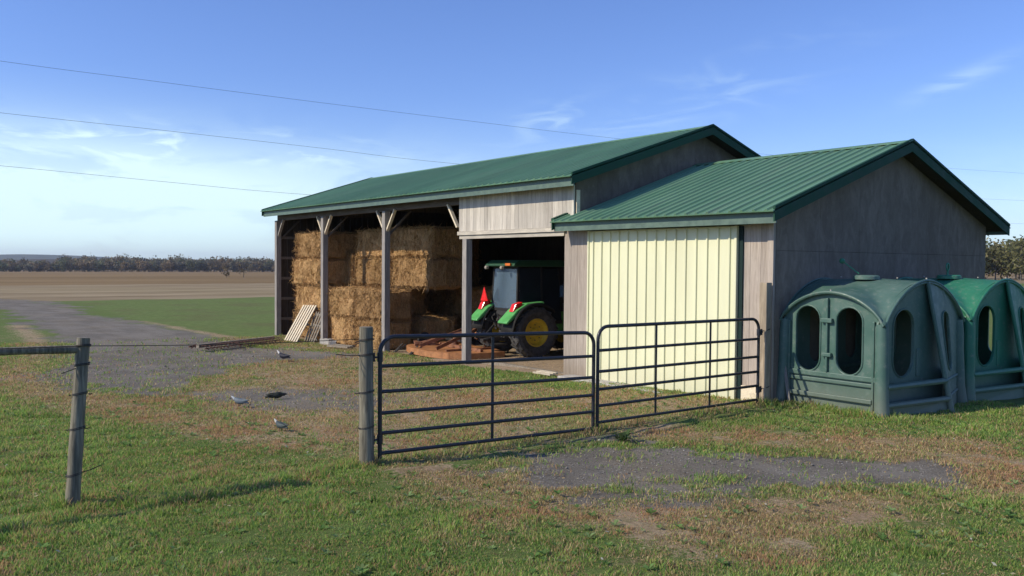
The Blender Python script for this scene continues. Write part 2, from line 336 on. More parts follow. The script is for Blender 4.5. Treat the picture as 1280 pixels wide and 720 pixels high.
def masks(x,y):
    wob=(fbm(x,y,.9,4,3)-.5)*1.3; wob2=(fbm(x,y,.35,3,9)-.5)*3.; far=np.clip((-x-15)/30,0,1)
    g=np.maximum.reduce([st(sdf(P_main,x,y)+wob*(1+far)*1.3+(fbm(x,y,2.4,3,71)-.5)*.9,.8),st(sdf(P_far,x,y)+wob,1.),st(sdf(P_lane,x,y)+wob*1.4+.1,.6)*.8,st(sdf(P_front,x,y)+wob*.8+(fbm(x,y,3.4,3,72)-.5)*1.0-.17,.36)])
    d=np.maximum.reduce([st(sdf(P_dry,x,y)+wob*.8,.5)*(.50+.45*np.clip((fbm(x,y,1.1,3,66)-.38)*4,0,1)),st(sdf(P_dryL,x,y)+wob*.6,.45)*.9,st(sdf(P_dryF,x,y)+wob*1.1,.55)*.92])
    patch=np.clip((fbm(x,y,.8,4,21)-.52)*4.5,0,1)*.38
    d=np.maximum(d,patch); grn=st(sdf(P_green,x,y)+wob*.4,.3); d=d*(1-grn*.9)
    ins=np.maximum(st(sdf(P_in,x,y),.05),st(sdf(P_apr,x,y)+wob*.2,.15)); tan=np.maximum(ins,st(sdf(P_tan,x,y)+wob*1.6+.9,1.1)*.48)
    g=g*(1-ins)
    # dead rim around the driveway
    rim=np.clip(1-np.abs(sdf(P_main,x,y)-.5)/1.1,0,1); d=np.maximum(d,rim*.7*(x>-30))
    strip=st(sdf(P_strip,x,y)+wob*.8,.6)
    stub=np.clip((-x-49+ (y*.0)+wob2*.7)/3.,0,1); farb=np.clip((-x-95+wob2*4)/18.,0,1)
    g=g*np.where(x<-75,0,1)
    return dict(g=g,d=d,tan=tan,strip=strip,stub=stub,farb=farb,grn=grn)
def axis(lo,hi,c0,c1,fine,grow,first):
    a=list(np.arange(c0,c1+1e-6,fine)); s=fine; x=c1
    while x<hi: s*=grow; x+=s; a.append(min(x,hi))
    s=fine; x=c0; b=[]
    while x>lo: s*=grow; x-=s; b.append(max(x,lo))
    return np.array(b[::-1]+a)
def make_mesh(name,V,Fq,mat,attrs={},col=None,smooth=True,parent=None):
    me=bpy.data.meshes.new(name); nv=len(V); k=Fq.shape[1]; nf=len(Fq)
    me.vertices.add(nv); me.vertices.foreach_set('co',V.astype(np.float32).ravel())
    me.loops.add(nf*k); me.loops.foreach_set('vertex_index',Fq.astype(np.int32).ravel())
    me.polygons.add(nf); me.polygons.foreach_set('loop_start',np.arange(0,nf*k,k,dtype=np.int32)); me.polygons.foreach_set('loop_total',np.full(nf,k,np.int32))
    for n,a in attrs.items():
        at=me.attributes.new(n,'FLOAT','POINT'); at.data.foreach_set('value',a.astype(np.float32))
    if col is not None:
        at=me.attributes.new('col','FLOAT_COLOR','POINT'); at.data.foreach_set('color',np.concatenate([col,np.ones((nv,1))],1).astype(np.float32).ravel())
    me.update(calc_edges=True)
    if smooth: me.polygons.foreach_set('use_smooth',[True]*nf)
    me.materials.append(mat); o=bpy.data.objects.new(name,me); COL.objects.link(o)
    if parent is not None:o.parent=parent
    return o
def groundmat():
    n=NT('ground_surface'); A={k:n.attr('m_'+k).outputs['Fac'] for k in('g','d','tan','strip','stub','farb')}
    fine=n.noise(22,8,.7); med=n.noise(3.2,7,.65); big=n.noise(.55,5,.6); vf=n.noise(60,6,.8)
    # turf
    turf=n.mix(n.rng(fine,.3,.7),(.075,.115,.030),(.15,.21,.060)); turf=n.mix(n.rng(big,.35,.65,0,.5),turf,(.12,.145,.045))
    turf=n.mix(n.rng(med,.5,.72,0,.6),turf,(.12,.105,.045))
    dry=n.mix(n.rng(fine,.3,.7),(.21,.16,.095),(.44,.35,.225)); dry=n.mix(n.rng(med,.48,.66,0,.75),dry,(.13,.14,.055)); dry=n.mix(n.rng(big,.42,.62,0,.45),dry,(.29,.19,.12))
    grav=n.mix(n.rng(vf,.36,.66),(.095,.088,.072),(.30,.275,.23)); grav=n.mix(n.rng(med,.42,.66,0,.6),grav,(.165,.150,.122)); grav=n.mix(n.rng(big,.45,.65,0,.6),grav,(.19,.16,.115))
    tan=n.mix(n.rng(fine,.3,.7),(.27,.20,.13),(.42,.33,.225)); tan=n.mix(n.rng(med,.45,.7,0,.5),tan,(.20,.15,.10))
    strip=n.mix(n.rng(med,.3,.7),(.105,.150,.042),(.148,.195,.062)); strip=n.mix(n.rng(n.noise(.25,5,.6),.45,.65,0,.55),strip,(.125,.115,.052))
    rows=n.noise(1,6,.65,n.coord((.35,.055,1)),.3)
    stub=n.mix(n.rng(rows,.35,.66),(.190,.145,.082),(.34,.275,.170)); stub=n.mix(n.rng(n.noise(.03,4,.6),.45,.6,0,.4),stub,(.27,.22,.12))
    rows2=n.noise(1,5,.6,n.coord((.05,.012,1)),.2)
    farb=n.mix(n.rng(rows2,.35,.65),(.175,.120,.055),(.235,.165,.080))
    jit=n.math('MULTIPLY',n.math('SUBTRACT',med,.5),1.1); jit2=n.math('MULTIPLY',n.math('SUBTRACT',fine,.5),1.4)
    trk=n.noise(1,5,.6,n.coord((.22,1.6,1)),.4); grav=n.mix(n.rng(trk,.48,.62,0,.55),grav,(.22,.205,.175)); dk=n.rng(n.noise(.9,4,.6),.40,.62,0,.5); grav=n.mix(dk,grav,(.105,.097,.082)); spk=n.noise(28,3,.5); grav=n.mix(n.rng(spk,.62,.70,0,.7),grav,(.36,.34,.30)); grav=n.mix(n.rng(spk,.30,.36,.6,0),grav,(.06,.056,.05))
    def w(m,a=.38,b=.62): return n.rng(n.math('ADD',m,n.math('ADD',jit,jit2)),a,b)
    col=n.mix(w(A['d']),turf,dry); col=n.mix(w(A['strip']),col,strip); col=n.mix(n.rng(A['stub'],.3,.7),col,stub); col=n.mix(n.rng(A['farb'],.2,.8),col,farb)
    gw=w(A['g']); col=n.mix(gw,col,grav); col=n.mix(n.rng(A['tan'],.4,.6),col,tan)
    n.bump(n.math('ADD',n.math('MULTIPLY',fine,.6),n.math('MULTIPLY',vf,.5)),.8,.03); return n.out(col,.97,0,.08)
M['ground']=groundmat()
def build_ground():
    X=axis(-5000,3000,-16,7.5,.10,1.018,1)[::-1]; X=np.sort(np.unique(X)); Y=np.sort(np.unique(axis(-3500,5000,-12.5,1.5,.10,1.04,1)))
    gx,gy=np.meshgrid(X,Y,indexing='ij'); x=gx.ravel();y=gy.ravel()
    m=masks(x,y); near=np.clip(1-np.hypot(x-0,y+4)/40,0,1)
    z=terr(x,y)+near*((fbm(x,y,.5,3,5)-.5)*.07+(fbm(x,y,2.6,3,6)-.5)*.035*(1-m['tan'])*(1-.6*m['g']))-.02*m['g']*near
    # low lip of turf along the gate line
    z=z+.055*np.exp(-((x-.42-(fbm(x*0,y,1.1,2,8)-.5)*.5)/.10)**2)*((y<-.3)&(y>-7.3)).astype(float)*fbm(x,y,3,2,12)*1.3
    nx,ny=len(X),len(Y); V=np.stack([x,y,z],1)
    i,j=np.meshgrid(np.arange(nx-1),np.arange(ny-1),indexing='ij'); a=(i*ny+j).ravel(); Fq=np.stack([a,a+ny,a+ny+1,a+1],1)
    fm={k:v[Fq].mean(1) for k,v in m.items()}
    cx=x[Fq].mean(1); cls=np.zeros(len(Fq),int)
    cls[(fm['stub']>.5)]=1; cls[(fm['strip']>.5)&(fm['stub']<=.5)]=2
    cls[(fm['g']>.5)&(cx<-1)]=3; cls[(fm['g']>.5)&(cx>=-1)]=4
    names=['ground','stubble_field','grass_strip','gravel_driveway','gravel_patch']
    labs=['mown lawn with dry brown patches round the shed','harvested brown crop field beyond the driveway','green grass strip between shed and brown field','grey gravel driveway leading to the shed','small dark gravel patch in front of the gates']
    for c,nm in enumerate(names):
        F=Fq[cls==c]; u,inv=np.unique(F,return_inverse=True); F2=inv.reshape(F.shape)
        o=make_mesh(nm,V[u],F2,M['ground'],{'m_'+k:v[u] for k,v in m.items() if k!='grn'}); tag(o,labs[c],nm.replace('_',' '),None,'structure')
build_ground()
# ------------------------------------------------------------------ hills, woods, haze
def hills():
    def ridge(name,pts,thick,c0,label):
        V=[];F=[]; n=len(pts)
        for i,(x,y,h) in enumerate(pts):
            d=Vector((x,y,0)).normalized()
            for k,(t,hh) in enumerate(((-1,0),(-.55,.45),(-.2,.85),(0,1),(.4,.8),(1,0))):
                V.append((x+d.x*t*thick,y+d.y*t*thick,-8+hh*(h+8)))
        for i in range(n-1):
            for k in range(5): F.append((i*6+k,(i+1)*6+k,(i+1)*6+k+1,i*6+k+1))
        mt=NT(name+'_cover'); col=mt.mix(mt.rng(mt.noise(.02,6,.7),.35,.65),sc(c0,.7),sc(c0,1.2)); mt.out(col,.95,0,.05)
        o=make_mesh(name,np.array(V),np.array(F),mt.m); tag(o,label,'hills',None,'structure')
    def arc(R,a0,a1,n,hf):
        out=[]
        for i in range(n):
            a=a0+(a1-a0)*i/(n-1); out.append((CAM.x+R*math.sin(a),CAM.y+R*math.cos(a),hf(a)))
        return out
    # azimuth measured from +Y, negative to the left
    def h1(a):
        x=(a+1.455)/.0009  # ~ pixel column
        return 2.2+ (20*math.exp(-((x-30)/95)**2)+5*math.exp(-((x-250)/160)**2)-3+ 3.0*float(fbm(np.array([x*.02]),np.array([0.]),1,3,2)[0]))
    ridge('distant_hills',arc(3600,-1.75,-.95,90,h1),260,(.05,.065,.04),'blue distant ridge on the left horizon')
    def h2(a):
        x=(a+1.455)/.0009
        return 4*math.exp(-((x-42)/38)**2)-1.5+1.5*float(fbm(np.array([x*.05]),np.array([3.]),1,3,2)[0])
    ridge('near_hill',arc(1900,-1.70,-1.2,70,h2),150,(.06,.05,.03),'low brown wooded hill before the distant ridge')
hills()
def leafcloud(trees,nleaf,leaf,seed,palette,trunk=(.10,.085,.07)):
    """trees: (x,y,z,h,r); one mesh of leaf quads + trunks with limbs"""
    g=np.random.default_rng(seed); V=[];F=[];C=[];b=0
    for (x,y,z,h,r) in trees:
        pc=np.array(palette[g.integers(len(palette))])*g.uniform(.8,1.2)
        # clump centres
        nc=max(5,nleaf//28); u=g.normal(size=(nc,3)); u/=np.linalg.norm(u,axis=1)[:,None]; rr=g.uniform(.35,1,nc)[:,None]**.5
        cc=u*rr*np.array([r*.8,r*.8,h*.36])+np.array([x,y,z+h*.60])
        k=g.integers(nc,size=nleaf); p=cc[k]+g.normal(size=(nleaf,3))*np.array([r,r,h*.5])*.20
        p[:,2]=np.maximum(p[:,2],z+h*.05)
        a=g.normal(size=(nleaf,3)); a/=np.linalg.norm(a,axis=1)[:,None]; q=g.normal(size=(nleaf,3)); q=np.cross(a,q); q/=np.linalg.norm(q,axis=1)[:,None]
        s=leaf*g.uniform(.5,1.2,nleaf)[:,None]
        vs=np.stack([p-a*s,p+q*s*.6,p+a*s,p-q*s*.6],1).reshape(-1,3); V.append(vs)
        F.append(np.arange(nleaf*4).reshape(-1,4)+b); b+=nleaf*4
        cl=np.repeat(pc[None]*g.uniform(.65,1.35,nc)[k][:,None]*g.uniform(.8,1.2,nleaf)[:,None],4,0); C.append(cl)
        # trunk + 4 limbs, triangular prisms made of quads
        def limb(p0,p1,r0,r1):
            nonlocal b
            d=(p1-p0); d/=np.linalg.norm(d); xx=np.cross(d,[0.3,.9,.2]); xx/=np.linalg.norm(xx); yy=np.cross(d,xx); vs=[]
            for P,R in((p0,r0),(p1,r1)):
                for t in range(5): vs.append(P+(xx*math.cos(t*1.2566)+yy*math.sin(t*1.2566))*R)
            V.append(np.array(vs)); F.append(np.array([[t,(t+1)%5,5+(t+1)%5,5+t] for t in range(5)])+b); b+=10; C.append(np.tile(np.array(trunk),(10,1)))
        top=np.array([x+g.normal()*.2,y+g.normal()*.2,z+h*.9]); base=np.array([x,y,z-.2]); limb(base,top,h*.022,h*.006)
        for t in range(5):
            f=g.uniform(.25,.7); p0=base+(top-base)*f; an=g.uniform(0,6.28); limb(p0,p0+np.array([math.cos(an)*r*.8,math.sin(an)*r*.8,h*.22]),h*.010,h*.003)
    return np.concatenate(V),np.concatenate(F),np.concatenate(C)
def woods():
    g=np.random.default_rng(5); tr=[]
    for row,(D,n,hm) in enumerate(((690,230,8.4),(715,210,9.6),(745,200,10.8))):
        for i in range(n):
            a=-1.62+(i+g.uniform(-.5,.5))/n*.95; d=D+g.normal()*6
            # wood edge comes nearer at the right
            d-= 90*max(0,(a+1.25))/.3 if a>-1.25 else 0; d=max(d,470)
            x=CAM.x+d*math.sin(a); y=CAM.y+d*math.cos(a)
            dip=.72 if a<-1.40 else 1.0
            h=hm*d/700*g.uniform(.8,1.12)*dip; tr.append((x,y,tz(x)-.3,h,h*.55))
    pal=[(.17,.135,.08),(.19,.145,.08),(.15,.14,.09),(.14,.15,.075),(.21,.155,.08),(.16,.15,.10)]
    V,F,C=leafcloud(tr,420,.85,3,pal,(.16,.14,.12)); o=make_mesh('woods',V,F,M['leaf'],col=C,smooth=False)
    tag(o,'far brown autumn woods along the left horizon behind the field','woods',None,'stuff')
    tr=[]
    for row in range(4):
        for i in range(26):
            a=-.58+(i+g.uniform(-.5,.5))/26*.55; d=205+row*12+g.normal()*3
            x=CAM.x+d*math.sin(a); y=CAM.y+d*math.cos(a); h=(7.9+row*.75)*g.uniform(.82,1.12); tr.append((x,y,tz(x)-.3,h,h*.50))
    pal=[(.17,.17,.07),(.15,.16,.07),(.21,.18,.08),(.19,.145,.085),(.13,.15,.06),(.22,.20,.11)]
    V,F,C=leafcloud(tr,900,.42,4,pal,(.22,.20,.18)); o=make_mesh('woods',V,F,M['leaf'],col=C,smooth=False)
    tag(o,'olive and brown woods behind the right end of the garage','woods',None,'stuff')
    # small trees standing in the field
    for k,(u,d,h,lab) in enumerate(((-1.220,210,4.2,'small bare dark tree in the field, taller of the two left of the shed'),(-1.238,205,2.6,'low dark bush in the field beside the small bare tree'),(-1.182,330,4.2,'faint small tree near the wood edge just left of the shed'))):
        x=CAM.x+d*math.sin(u); y=CAM.y+d*math.cos(u); t=thing('field_tree',lab,'tree',(x,y,tz(x)-.1))
        V,F,C=leafcloud([(0,0,0,h,h*.42)],150,.20,20+k,[(.17,.14,.085)],(.13,.11,.09)); nt_=60
        nl=150
        oc=make_mesh('crown',V[:nl*4],F[:nl],M['leaf'],col=C[:nl*4],smooth=False,parent=t)
        ot=make_mesh('trunk',V[nl*4:],F[nl:]-nl*4,M['leaf'],col=C[nl*4:],smooth=False,parent=t)
woods()
def haze():
    mb=MB(); mb.b2(-5200,3200,-3700,5200,-12,48); 
    m=bpy.data.materials.new('haze_air'); m.use_nodes=True; nt=m.node_tree; nt.nodes.clear(); o=nt.nodes.new('ShaderNodeOutputMaterial'); v=nt.nodes.new('ShaderNodeVolumePrincipled')
    v.inputs['Color'].default_value=(.80,.87,1,1); v.inputs['Density'].default_value=.00013; v.inputs['Anisotropy'].default_value=.2; nt.links.new(v.outputs[0],o.inputs['Volume'])
    ob=mb.build('haze',m); tag(ob,'thin blue air haze over the fields','haze',None,'stuff')
haze()
# ------------------------------------------------------------------ buildings
def boards(mb,x0,x1,z0,ztop,plane,w,depth,gap=.004,jit=.003,tmin=.2,tmax=.8):
    """vertical boards between x0..x1; ztop(x) gives top; plane(u,d,z)->(x,y,z); one prism per board"""
    x=x0
    while x<x1-1e-6:
        e=min(x+w,x1); a=x+gap/2; b=e-gap/2; dj=random.uniform(0,jit); tops=[(a,ztop(a)),(b,ztop(b))]
        mids=[(p,ztop(p)) for p in KINKS if a<p<b]
        poly=[(a,z0),(b,z0)]+[tops[1]]+mids+[tops[0]]
        P0=[plane(u,dj,z) for u,z in poly]; P1=Vector(plane(0,depth+dj,0))-Vector(plane(0,dj,0))
        mb.prism(P0,P1,random.uniform(tmin,tmax)); x=e
KINKS=[]
def rib_roof(mb,x0,x1,ye,ze,yr,zr,sp=.229,rh=.030,th=.018):
    """ribbed sheet from eave (ye,ze) to ridge (yr,zr), ribs run up the slope"""
    up=Vector((0,yr-ye,zr-ze)).normalized(); nrm=Vector((1,0,0)).cross(up); 
    if nrm.z<0:nrm=-nrm
    prof=[(x0,0)]; x=x0+sp*.5
    while x<x1-.05:
        prof+=[(x-.034,0),(x-.014,rh),(x+.014,rh),(x+.034,0),(x+sp*.33,.0),(x+sp*.35,.004),(x+sp*.37,0)]; x+=sp
    prof+=[(x1,0)]; prof=[p for p in prof if p[0]<=x1+1e-6]
    n=len(prof); V=[];nseg=1
    for s in (0,1):
        for k in(0,1):
            base=Vector((0,ye,ze)) if k==0 else Vector((0,yr,zr))
            for (px,h) in prof: V.append(base+Vector((px,0,0))+nrm*((h+th) if s==0 else 0.0))
    F=[]
    for i in range(n-1):
        F.append((i,i+1,n+i+1,n+i)); F.append((2*n+i,3*n+i,3*n+i+1,2*n+i+1)); F.append((i,2*n+i,2*n+i+1,i+1)); F.append((n+i,n+i+1,3*n+i+1,3*n+i))
    F.append((0,n,3*n,2*n)); F.append((n-1,3*n-1,4*n-1,2*n-1)); mb.add(V,F)
def gable_roof(parent,x0,x1,Wd,o,ze,zr):
    yr=Wd/2; T=.03
    R=MB(); rib_roof(R,x0,x1,-o-.10,ze-.10*(zr-ze)/(yr+o),yr,zr); rib_roof(R,x0,x1,Wd+o+.10,ze-.10*(zr-ze)/(yr+o),yr,zr)
    rf=R.build('roof',M['roof'],parent)
    c=MB(); s=(zr-ze)/(yr+o)
    for sg in(-1,1):
        c.prism([(x0-.01,yr,zr+.055),(x0-.01,yr+sg*.16,zr+.055-.16*s),(x0-.01,yr+sg*.16,zr+.043-.16*s),(x0-.01,yr,zr+.043)],(x1-x0+.02,0,0))
    c.build('ridge_cap',M['roof'],rf)
    f=MB(); f.b2(x0+.02,x1-.02,-o,-o+.025,ze-.205,ze-.012); f.build('eave_trim',M['fascia'],rf)
    f=MB(); f.b2(x0+.02,x1-.02,Wd+o-.025,Wd+o,ze-.17,ze-.012); f.build('eave_trim',M['fascia'],rf)
    for xx in(x0,x1-.025):
        rk=MB()
        for sg,ya in((1,-o-.06),(-1,Wd+o+.06)):
            rk.prism([(xx,ya,ze-.185),(xx,ya,ze+.012),(xx,yr,zr+.03),(xx,yr,zr-.165)],(.025,0,0))
            # folded top of the rake trim
            rk.prism([(xx-.01,ya,ze+.012),(xx-.01,ya,ze+.055),(xx-.01,yr,zr+.072),(xx-.01,yr,zr+.03)],(.09 if xx==x0 else .045,0,0))
        rk.build('rake_trim',M['rtrim'],rf)
    so_=MB()
    so_.prism([(x0+.03,-o+.03,ze-.10),(x0+.03,-o+.03,ze-.085),(x0+.03,yr,zr-.085),(x0+.03,yr,zr-.10)],(x1-x0-.06,0,0)); so_.prism([(x0+.03,Wd+o-.03,ze-.10),(x0+.03,Wd+o-.03,ze-.085),(x0+.03,yr,zr-.085),(x0+.03,yr,zr-.10)],(x1-x0-.06,0,0))
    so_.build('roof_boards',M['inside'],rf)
    return rf
GB=-.55
XM=-4.72
def garage():
    g=thing('garage','low grey board garage with green metal roof and cream sliding door','garage',(0,0,0))
    Wd,o,ze,zr=7.417,.35,3.059,4.458; s=(zr-ze)/(Wd/2+o)
    gable_roof(g,-4.98,.30,Wd,o,ze,zr)
    # right part of the roof deck on the left neighbour's wall is trimmed by that wall itself
    top=lambda y: ze-.13+s*(min(y,Wd-y)+o)
    w=MB(); boards(w,-5.04,-.0,GB,lambda u:2.99,lambda u,d,z:(u,d,z),.20,.05); w.build('front_wall',M['siding'],g)
    KINKS[:]=[Wd/2]
    w=MB(); boards(w,.06,Wd,2.442,top,lambda u,d,z:(-d,u,z),1.22,.05,.005,.001,.2,.8); KINKS[:]=[]; boards(w,.06,Wd,GB,lambda u:2.438,lambda u,d,z:(-d,u,z),1.22,.05,.005,.001,.2,.8); w.build('gable_wall',M['gable'],g)
    KINKS[:]=[]
    w=MB(); boards(w,XM,0,GB,lambda u:2.95,lambda u,d,z:(u,Wd-d,z),.3,.05); w.build('back_wall',M['gable'],g)
    t=MB(); t.b2(-.10,.012,-.022,-.002,GB,2.93,.75); t.build('corner_board',M['siding'],g)
    t=MB(); t.b2(-4.3,-.45,-.075,-.006,2.86,2.95,.4); t.build('door_track',M['fascia'],g)
    d=MB(); d.b2(-4.22,-.70,-.062,-.04,-.06,2.845); x=-4.22+.12
    prof=[]
    while x<-.74:
        d.prism([(x-.026,-.062,-.05),(x-.013,-.090,-.05),(x+.013,-.090,-.05),(x+.022,-.062,-.05)],(0,0,2.87)); x+=.2355
    dr=d.build('sliding_door',M['door'],g); tag(dr,'cream ribbed metal sliding door')
    e=MB(); e.b2(-.700,-.655,-.088,-.03,-.06,2.85); e.build('edge_strip',M['door'],dr)
    e=MB(); e.b2(-4.255,-4.222,-.088,-.03,-.06,2.85); e.build('edge_strip',M['door'],dr)
    e=MB(); e.b2(-.65,-.57,-.03,-.003,-.1,2.84); e.build('door_jamb',M['jamb'],g)
    e=MB(); e.b2(-.55,-.11,-.05,-.004,-.12,.23,.95); e.build('kick_board',M['newwood'],g)
    e=MB(); e.b2(-4.75,-.05,-.42,-.0,-.35,-.045); e.build('door_slab',M['concrete'],g,bevel=.02)
garage()
def barn():
    b=thing('hay_shed','long grey pole shed with green metal roof, open front and hay inside','shed',(-12.4,0,0))
    pv=b
    Wd,o,ze,zr=7.653,.35,3.946,5.314; s=(zr-ze)/(Wd/2+o); ox=12.4
    class Sh(MB):
        def build(self,*a,**k):
            self.v=[(v[0]+ox,v[1],v[2]) for v in self.v]; return MB.build(self,*a,**k)
    global MB_
    # roof built through a shifted frame
    x0,x1=-20.485+ox,-4.37+ox
    gable_roof(b,x0,x1,Wd,o,ze,zr)
    top=lambda y: ze-.13+s*(min(y,Wd-y)+o)
    KINKS[:]=[Wd/2]
    w=Sh(); boards(w,0,Wd,GB,top,lambda u,d,z:(XM-d,u,z),.61,.05,.004,.001,.2,.8); w.build('gable_wall',M['gable'],b)
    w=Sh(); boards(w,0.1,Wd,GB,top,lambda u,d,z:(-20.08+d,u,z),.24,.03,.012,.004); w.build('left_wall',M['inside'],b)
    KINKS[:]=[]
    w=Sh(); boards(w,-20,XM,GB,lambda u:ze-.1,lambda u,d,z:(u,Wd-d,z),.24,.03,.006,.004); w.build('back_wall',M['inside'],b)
    w=Sh(); boards(w,-8.86,XM-.01,2.955,lambda u:3.80,lambda u,d,z:(u,-.035+d,z),.145,.03,.004,.004,0,1); w.build('header_boards',M['header'],b)
    t=Sh(); t.b2(-8.9,-4.98,-.062,-.012,2.865,2.95,.9); t.build('header_trim',M['trim'],b)
    t=Sh(); t.b2(-8.86,-5.03,-.025,.03,2.775,2.855,.6); t.build('header_trim',M['trim'],b)
    t=Sh(); t.b2(XM+.004,XM+.022,.02,.11,2.95,3.7,.95); t.build('corner_board',M['newwood'],b)
    # girder under the eave
    t=Sh(); t.b2(-20.06,-8.8,-.02,.06,3.60,3.83,.3); t.build('girder',M['beam'],b,bevel=.006)
    for x in(-20.0,-16.33,-12.45,-8.53):
        t=Sh(); w_=.085; zt=3.60 if x<-9 else 2.77
        t.b2(x-w_,x+w_,-.02-w_,-.02+w_,tz(x)-.3,zt,random.uniform(.5,.9)); p=t.build('post',M['post'],b,bevel=.008)
        if x<-9:
            for sg in((1,) if x<-19 else (-1,1)):
                k=Sh(); k.bar((x+sg*.07,-.02,3.06),(x+sg*.50,-.02,3.63),.045,.085,.95,(0,1,0)); k.build('brace',M['newwood'] if x>-17 else M['post'],b)
            k=Sh(); k.bar((x,.06,2.95),(x,.75,3.63),.045,.085,.6,(1,0,0)); k.build('brace',M['beam'],b)
    k=Sh(); k.bar((-8.93,-.02,3.06),(-9.36,-.02,3.63),.045,.085,.95,(0,1,0)); k.build('brace',M['newwood'],b)
    # trusses and interior posts
    for x in(-16.33,-12.45,-8.53):
        t=Sh(); t.b2(x-.02,x+.02,.06,Wd-.05,3.62,3.76)
        for y0,z0,y1,z1 in((.1,3.72,Wd/2,zr-.2),(Wd-.1,3.72,Wd/2,zr-.2),(1.9,3.7,1.9,4.35),(Wd-1.9,3.7,Wd-1.9,4.35),(1.9,3.7,Wd/2,zr-.25),(Wd-1.9,3.7,Wd/2,zr-.25)): t.bar((x,y0,z0),(x,y1,z1),.04,.12,None,(1,0,0))
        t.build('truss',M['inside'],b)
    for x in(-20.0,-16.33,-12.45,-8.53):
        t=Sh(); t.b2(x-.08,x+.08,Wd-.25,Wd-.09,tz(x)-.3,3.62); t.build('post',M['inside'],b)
    t=Sh(); 
    for z in(.25,.95,1.65,2.35,3.05): t.b2(-20.04,-19.99,.1,Wd-.1,z-.07,z+.02,1.0)
    t.build('girts',M['beam'],b)
    t=Sh(); t.b2(-20.0,-19.9,2.3,2.42,-.4,3.8,.9); t.build('post',M['beam'],b)
    t=Sh(); t.b2(-8.4,-5.06,.28,.42,-.3,-.115,.4); t.build('door_sill',M['oldwood'],b,bevel=.01)
barn()
# ------------------------------------------------------------------ gates and fence
GH=[1.385,1.07,.79,.555,.335,.115]
def gate(name,label,y0,y1,stays,hinge_y,dz0,dz1,x=0.0):
    L=y1-y0; t=thing(name,label,'gate',(x,y0,0),group='black tube gates'); r=.021; zt=GH[0]; zb=.06; Rr=.17
    def sag(y): return dz0+(dz1-dz0)*y/L
    pts=[(0,0,zb+dz0),(0,0,zt-Rr+dz0)]
    for k in range(1,7): a=math.pi/2*k/6; pts.append((0,Rr-Rr*math.cos(a),zt-Rr+Rr*math.sin(a)+dz0))
    for k in range(1,6): yy=Rr+(L-2*Rr)*k/6; pts.append((0,yy,zt+sag(yy)))
    for k in range(7): a=math.pi/2*k/6; pts.append((0,L-Rr+Rr*math.sin(a),zt-Rr+Rr*math.cos(a)+dz1))
    pts.append((0,L,zb+dz1)); m=MB(); m.tube(pts,r+.003,10); m.build('frame',M['gate'],t,True)
    for h in GH[1:]:
        m=MB(); m.tube([(0,.01,h+dz0),(0,L-.01,h+dz1)],r,10); m.build('rail',M['gate'],t,True)
    for y in stays:
        m=MB(); yy=y-y0; m.b2(-.030,-.022,yy-.019,yy+.019,GH[-1]-.02+sag(yy),zt+sag(yy)); m.build('stay',M['gate'],t)
    s=-1 if hinge_y<y0 else 1; yh=0 if s<0 else L; dz=dz0 if s<0 else dz1
    for h in(1.17,.27):
        m=MB(); m.tube([(0,yh,h+dz-.05),(0,yh,h+dz+.05)],.033,10); m.tube([(0,yh+s*.03,h+dz),(0,yh+s*.10,h+dz)],.011,8); m.tube([(0,yh+s*.075,h+dz-.045),(0,yh+s*.075,h+dz+.05)],.014,8); m.build('hinge',M['gate'],t,True)
    return t
gate('tube_gate','black six bar tube gate hung on round wooden post, left of the pair',-7.04,-3.87,[-5.5],-7.2,0,-.08)
gate('tube_gate','black six bar tube gate in front of cream door, right of the pair',-3.795,-.35,[-2.65,-1.48],0,-.012,-.02)
def rpost(name,label,p0,p1,r,cat='fence post',wraps=(),group=None):
    p0=Vector(p0);p1=Vector(p1); t=thing(name,label,cat,p0,group=group); d=p1-p0; m=MB(); n=14; pts=[];rs=[]
    for i in range(n+1):
        f=i/n; pts.append(d*(f*1.12-.12)+Vector((math.sin(f*5)*.004,math.cos(f*4)*.004,0))); rs.append(r*(1.06-.10*f)*(1+.02*math.sin(f*19)))
    rs[-1]*=.97; m.tube(pts,rs,16,random.uniform(.4,.7)); m.build('shaft',M['fpost'],t,True)
    for (h,tails) in wraps:
        m=MB(); c=d*(h/d.z); 
        for q in(0,1):
            ring=[c+Vector((math.cos(a)*(r*1.07),math.sin(a)*(r*1.07),.012*math.sin(a+h)+q*.012)) for a in np.linspace(0,6.283,17)[:-1]]; m.tube(ring,.0035,5,closed=True)
        for (a,b) in tails: m.tube([c+Vector(a),c+(Vector(a)+Vector(b))/2+Vector((0,0,-.006)),c+Vector(b)],.0045,5)
        m.build('wire_wrap',M['wire'],t,True)
    return t
rpost('fence_post','tall straight round wooden post holding the left gate',(-.0,-7.205,0),(0,-7.205,1.505),.078,wraps=(
  (1.36,[((0,-.08,-.02),(-.02,-.16,-.05)),((.05,.07,.06),(-.03,-.12,-.02))]),(1.20,[((0,-.08,0),(0,-.36,.03))]),(.80,[((0,-.08,0),(0,-.14,0))]),(.42,[((0,-.08,0),(.01,-.10,.01)),((.07,.03,0),(.075,.0,-.07))])))
rpost('fence_post','leaning round grey fence post alone on the lawn at left',(-.23,-10.035,0),(-.23,-9.926,1.50),.060,wraps=(
  (1.42,[((.0,-.07,0),(.0,-.09,0))]),(1.25,[((.03,.06,.03),(.02,-.17,-.06))]),(.99,[((0,-.07,0),(0,-.09,0)),((0,.07,0),(0,.10,0))]),(.68,[((0,.06,0),(0,.10,0)),((0,-.07,0),(0,-.09,0))]),(.27,[((0,.06,.01),(0.02,.22,.06)),((0,-.06,0),(0,-.075,-.01))])))
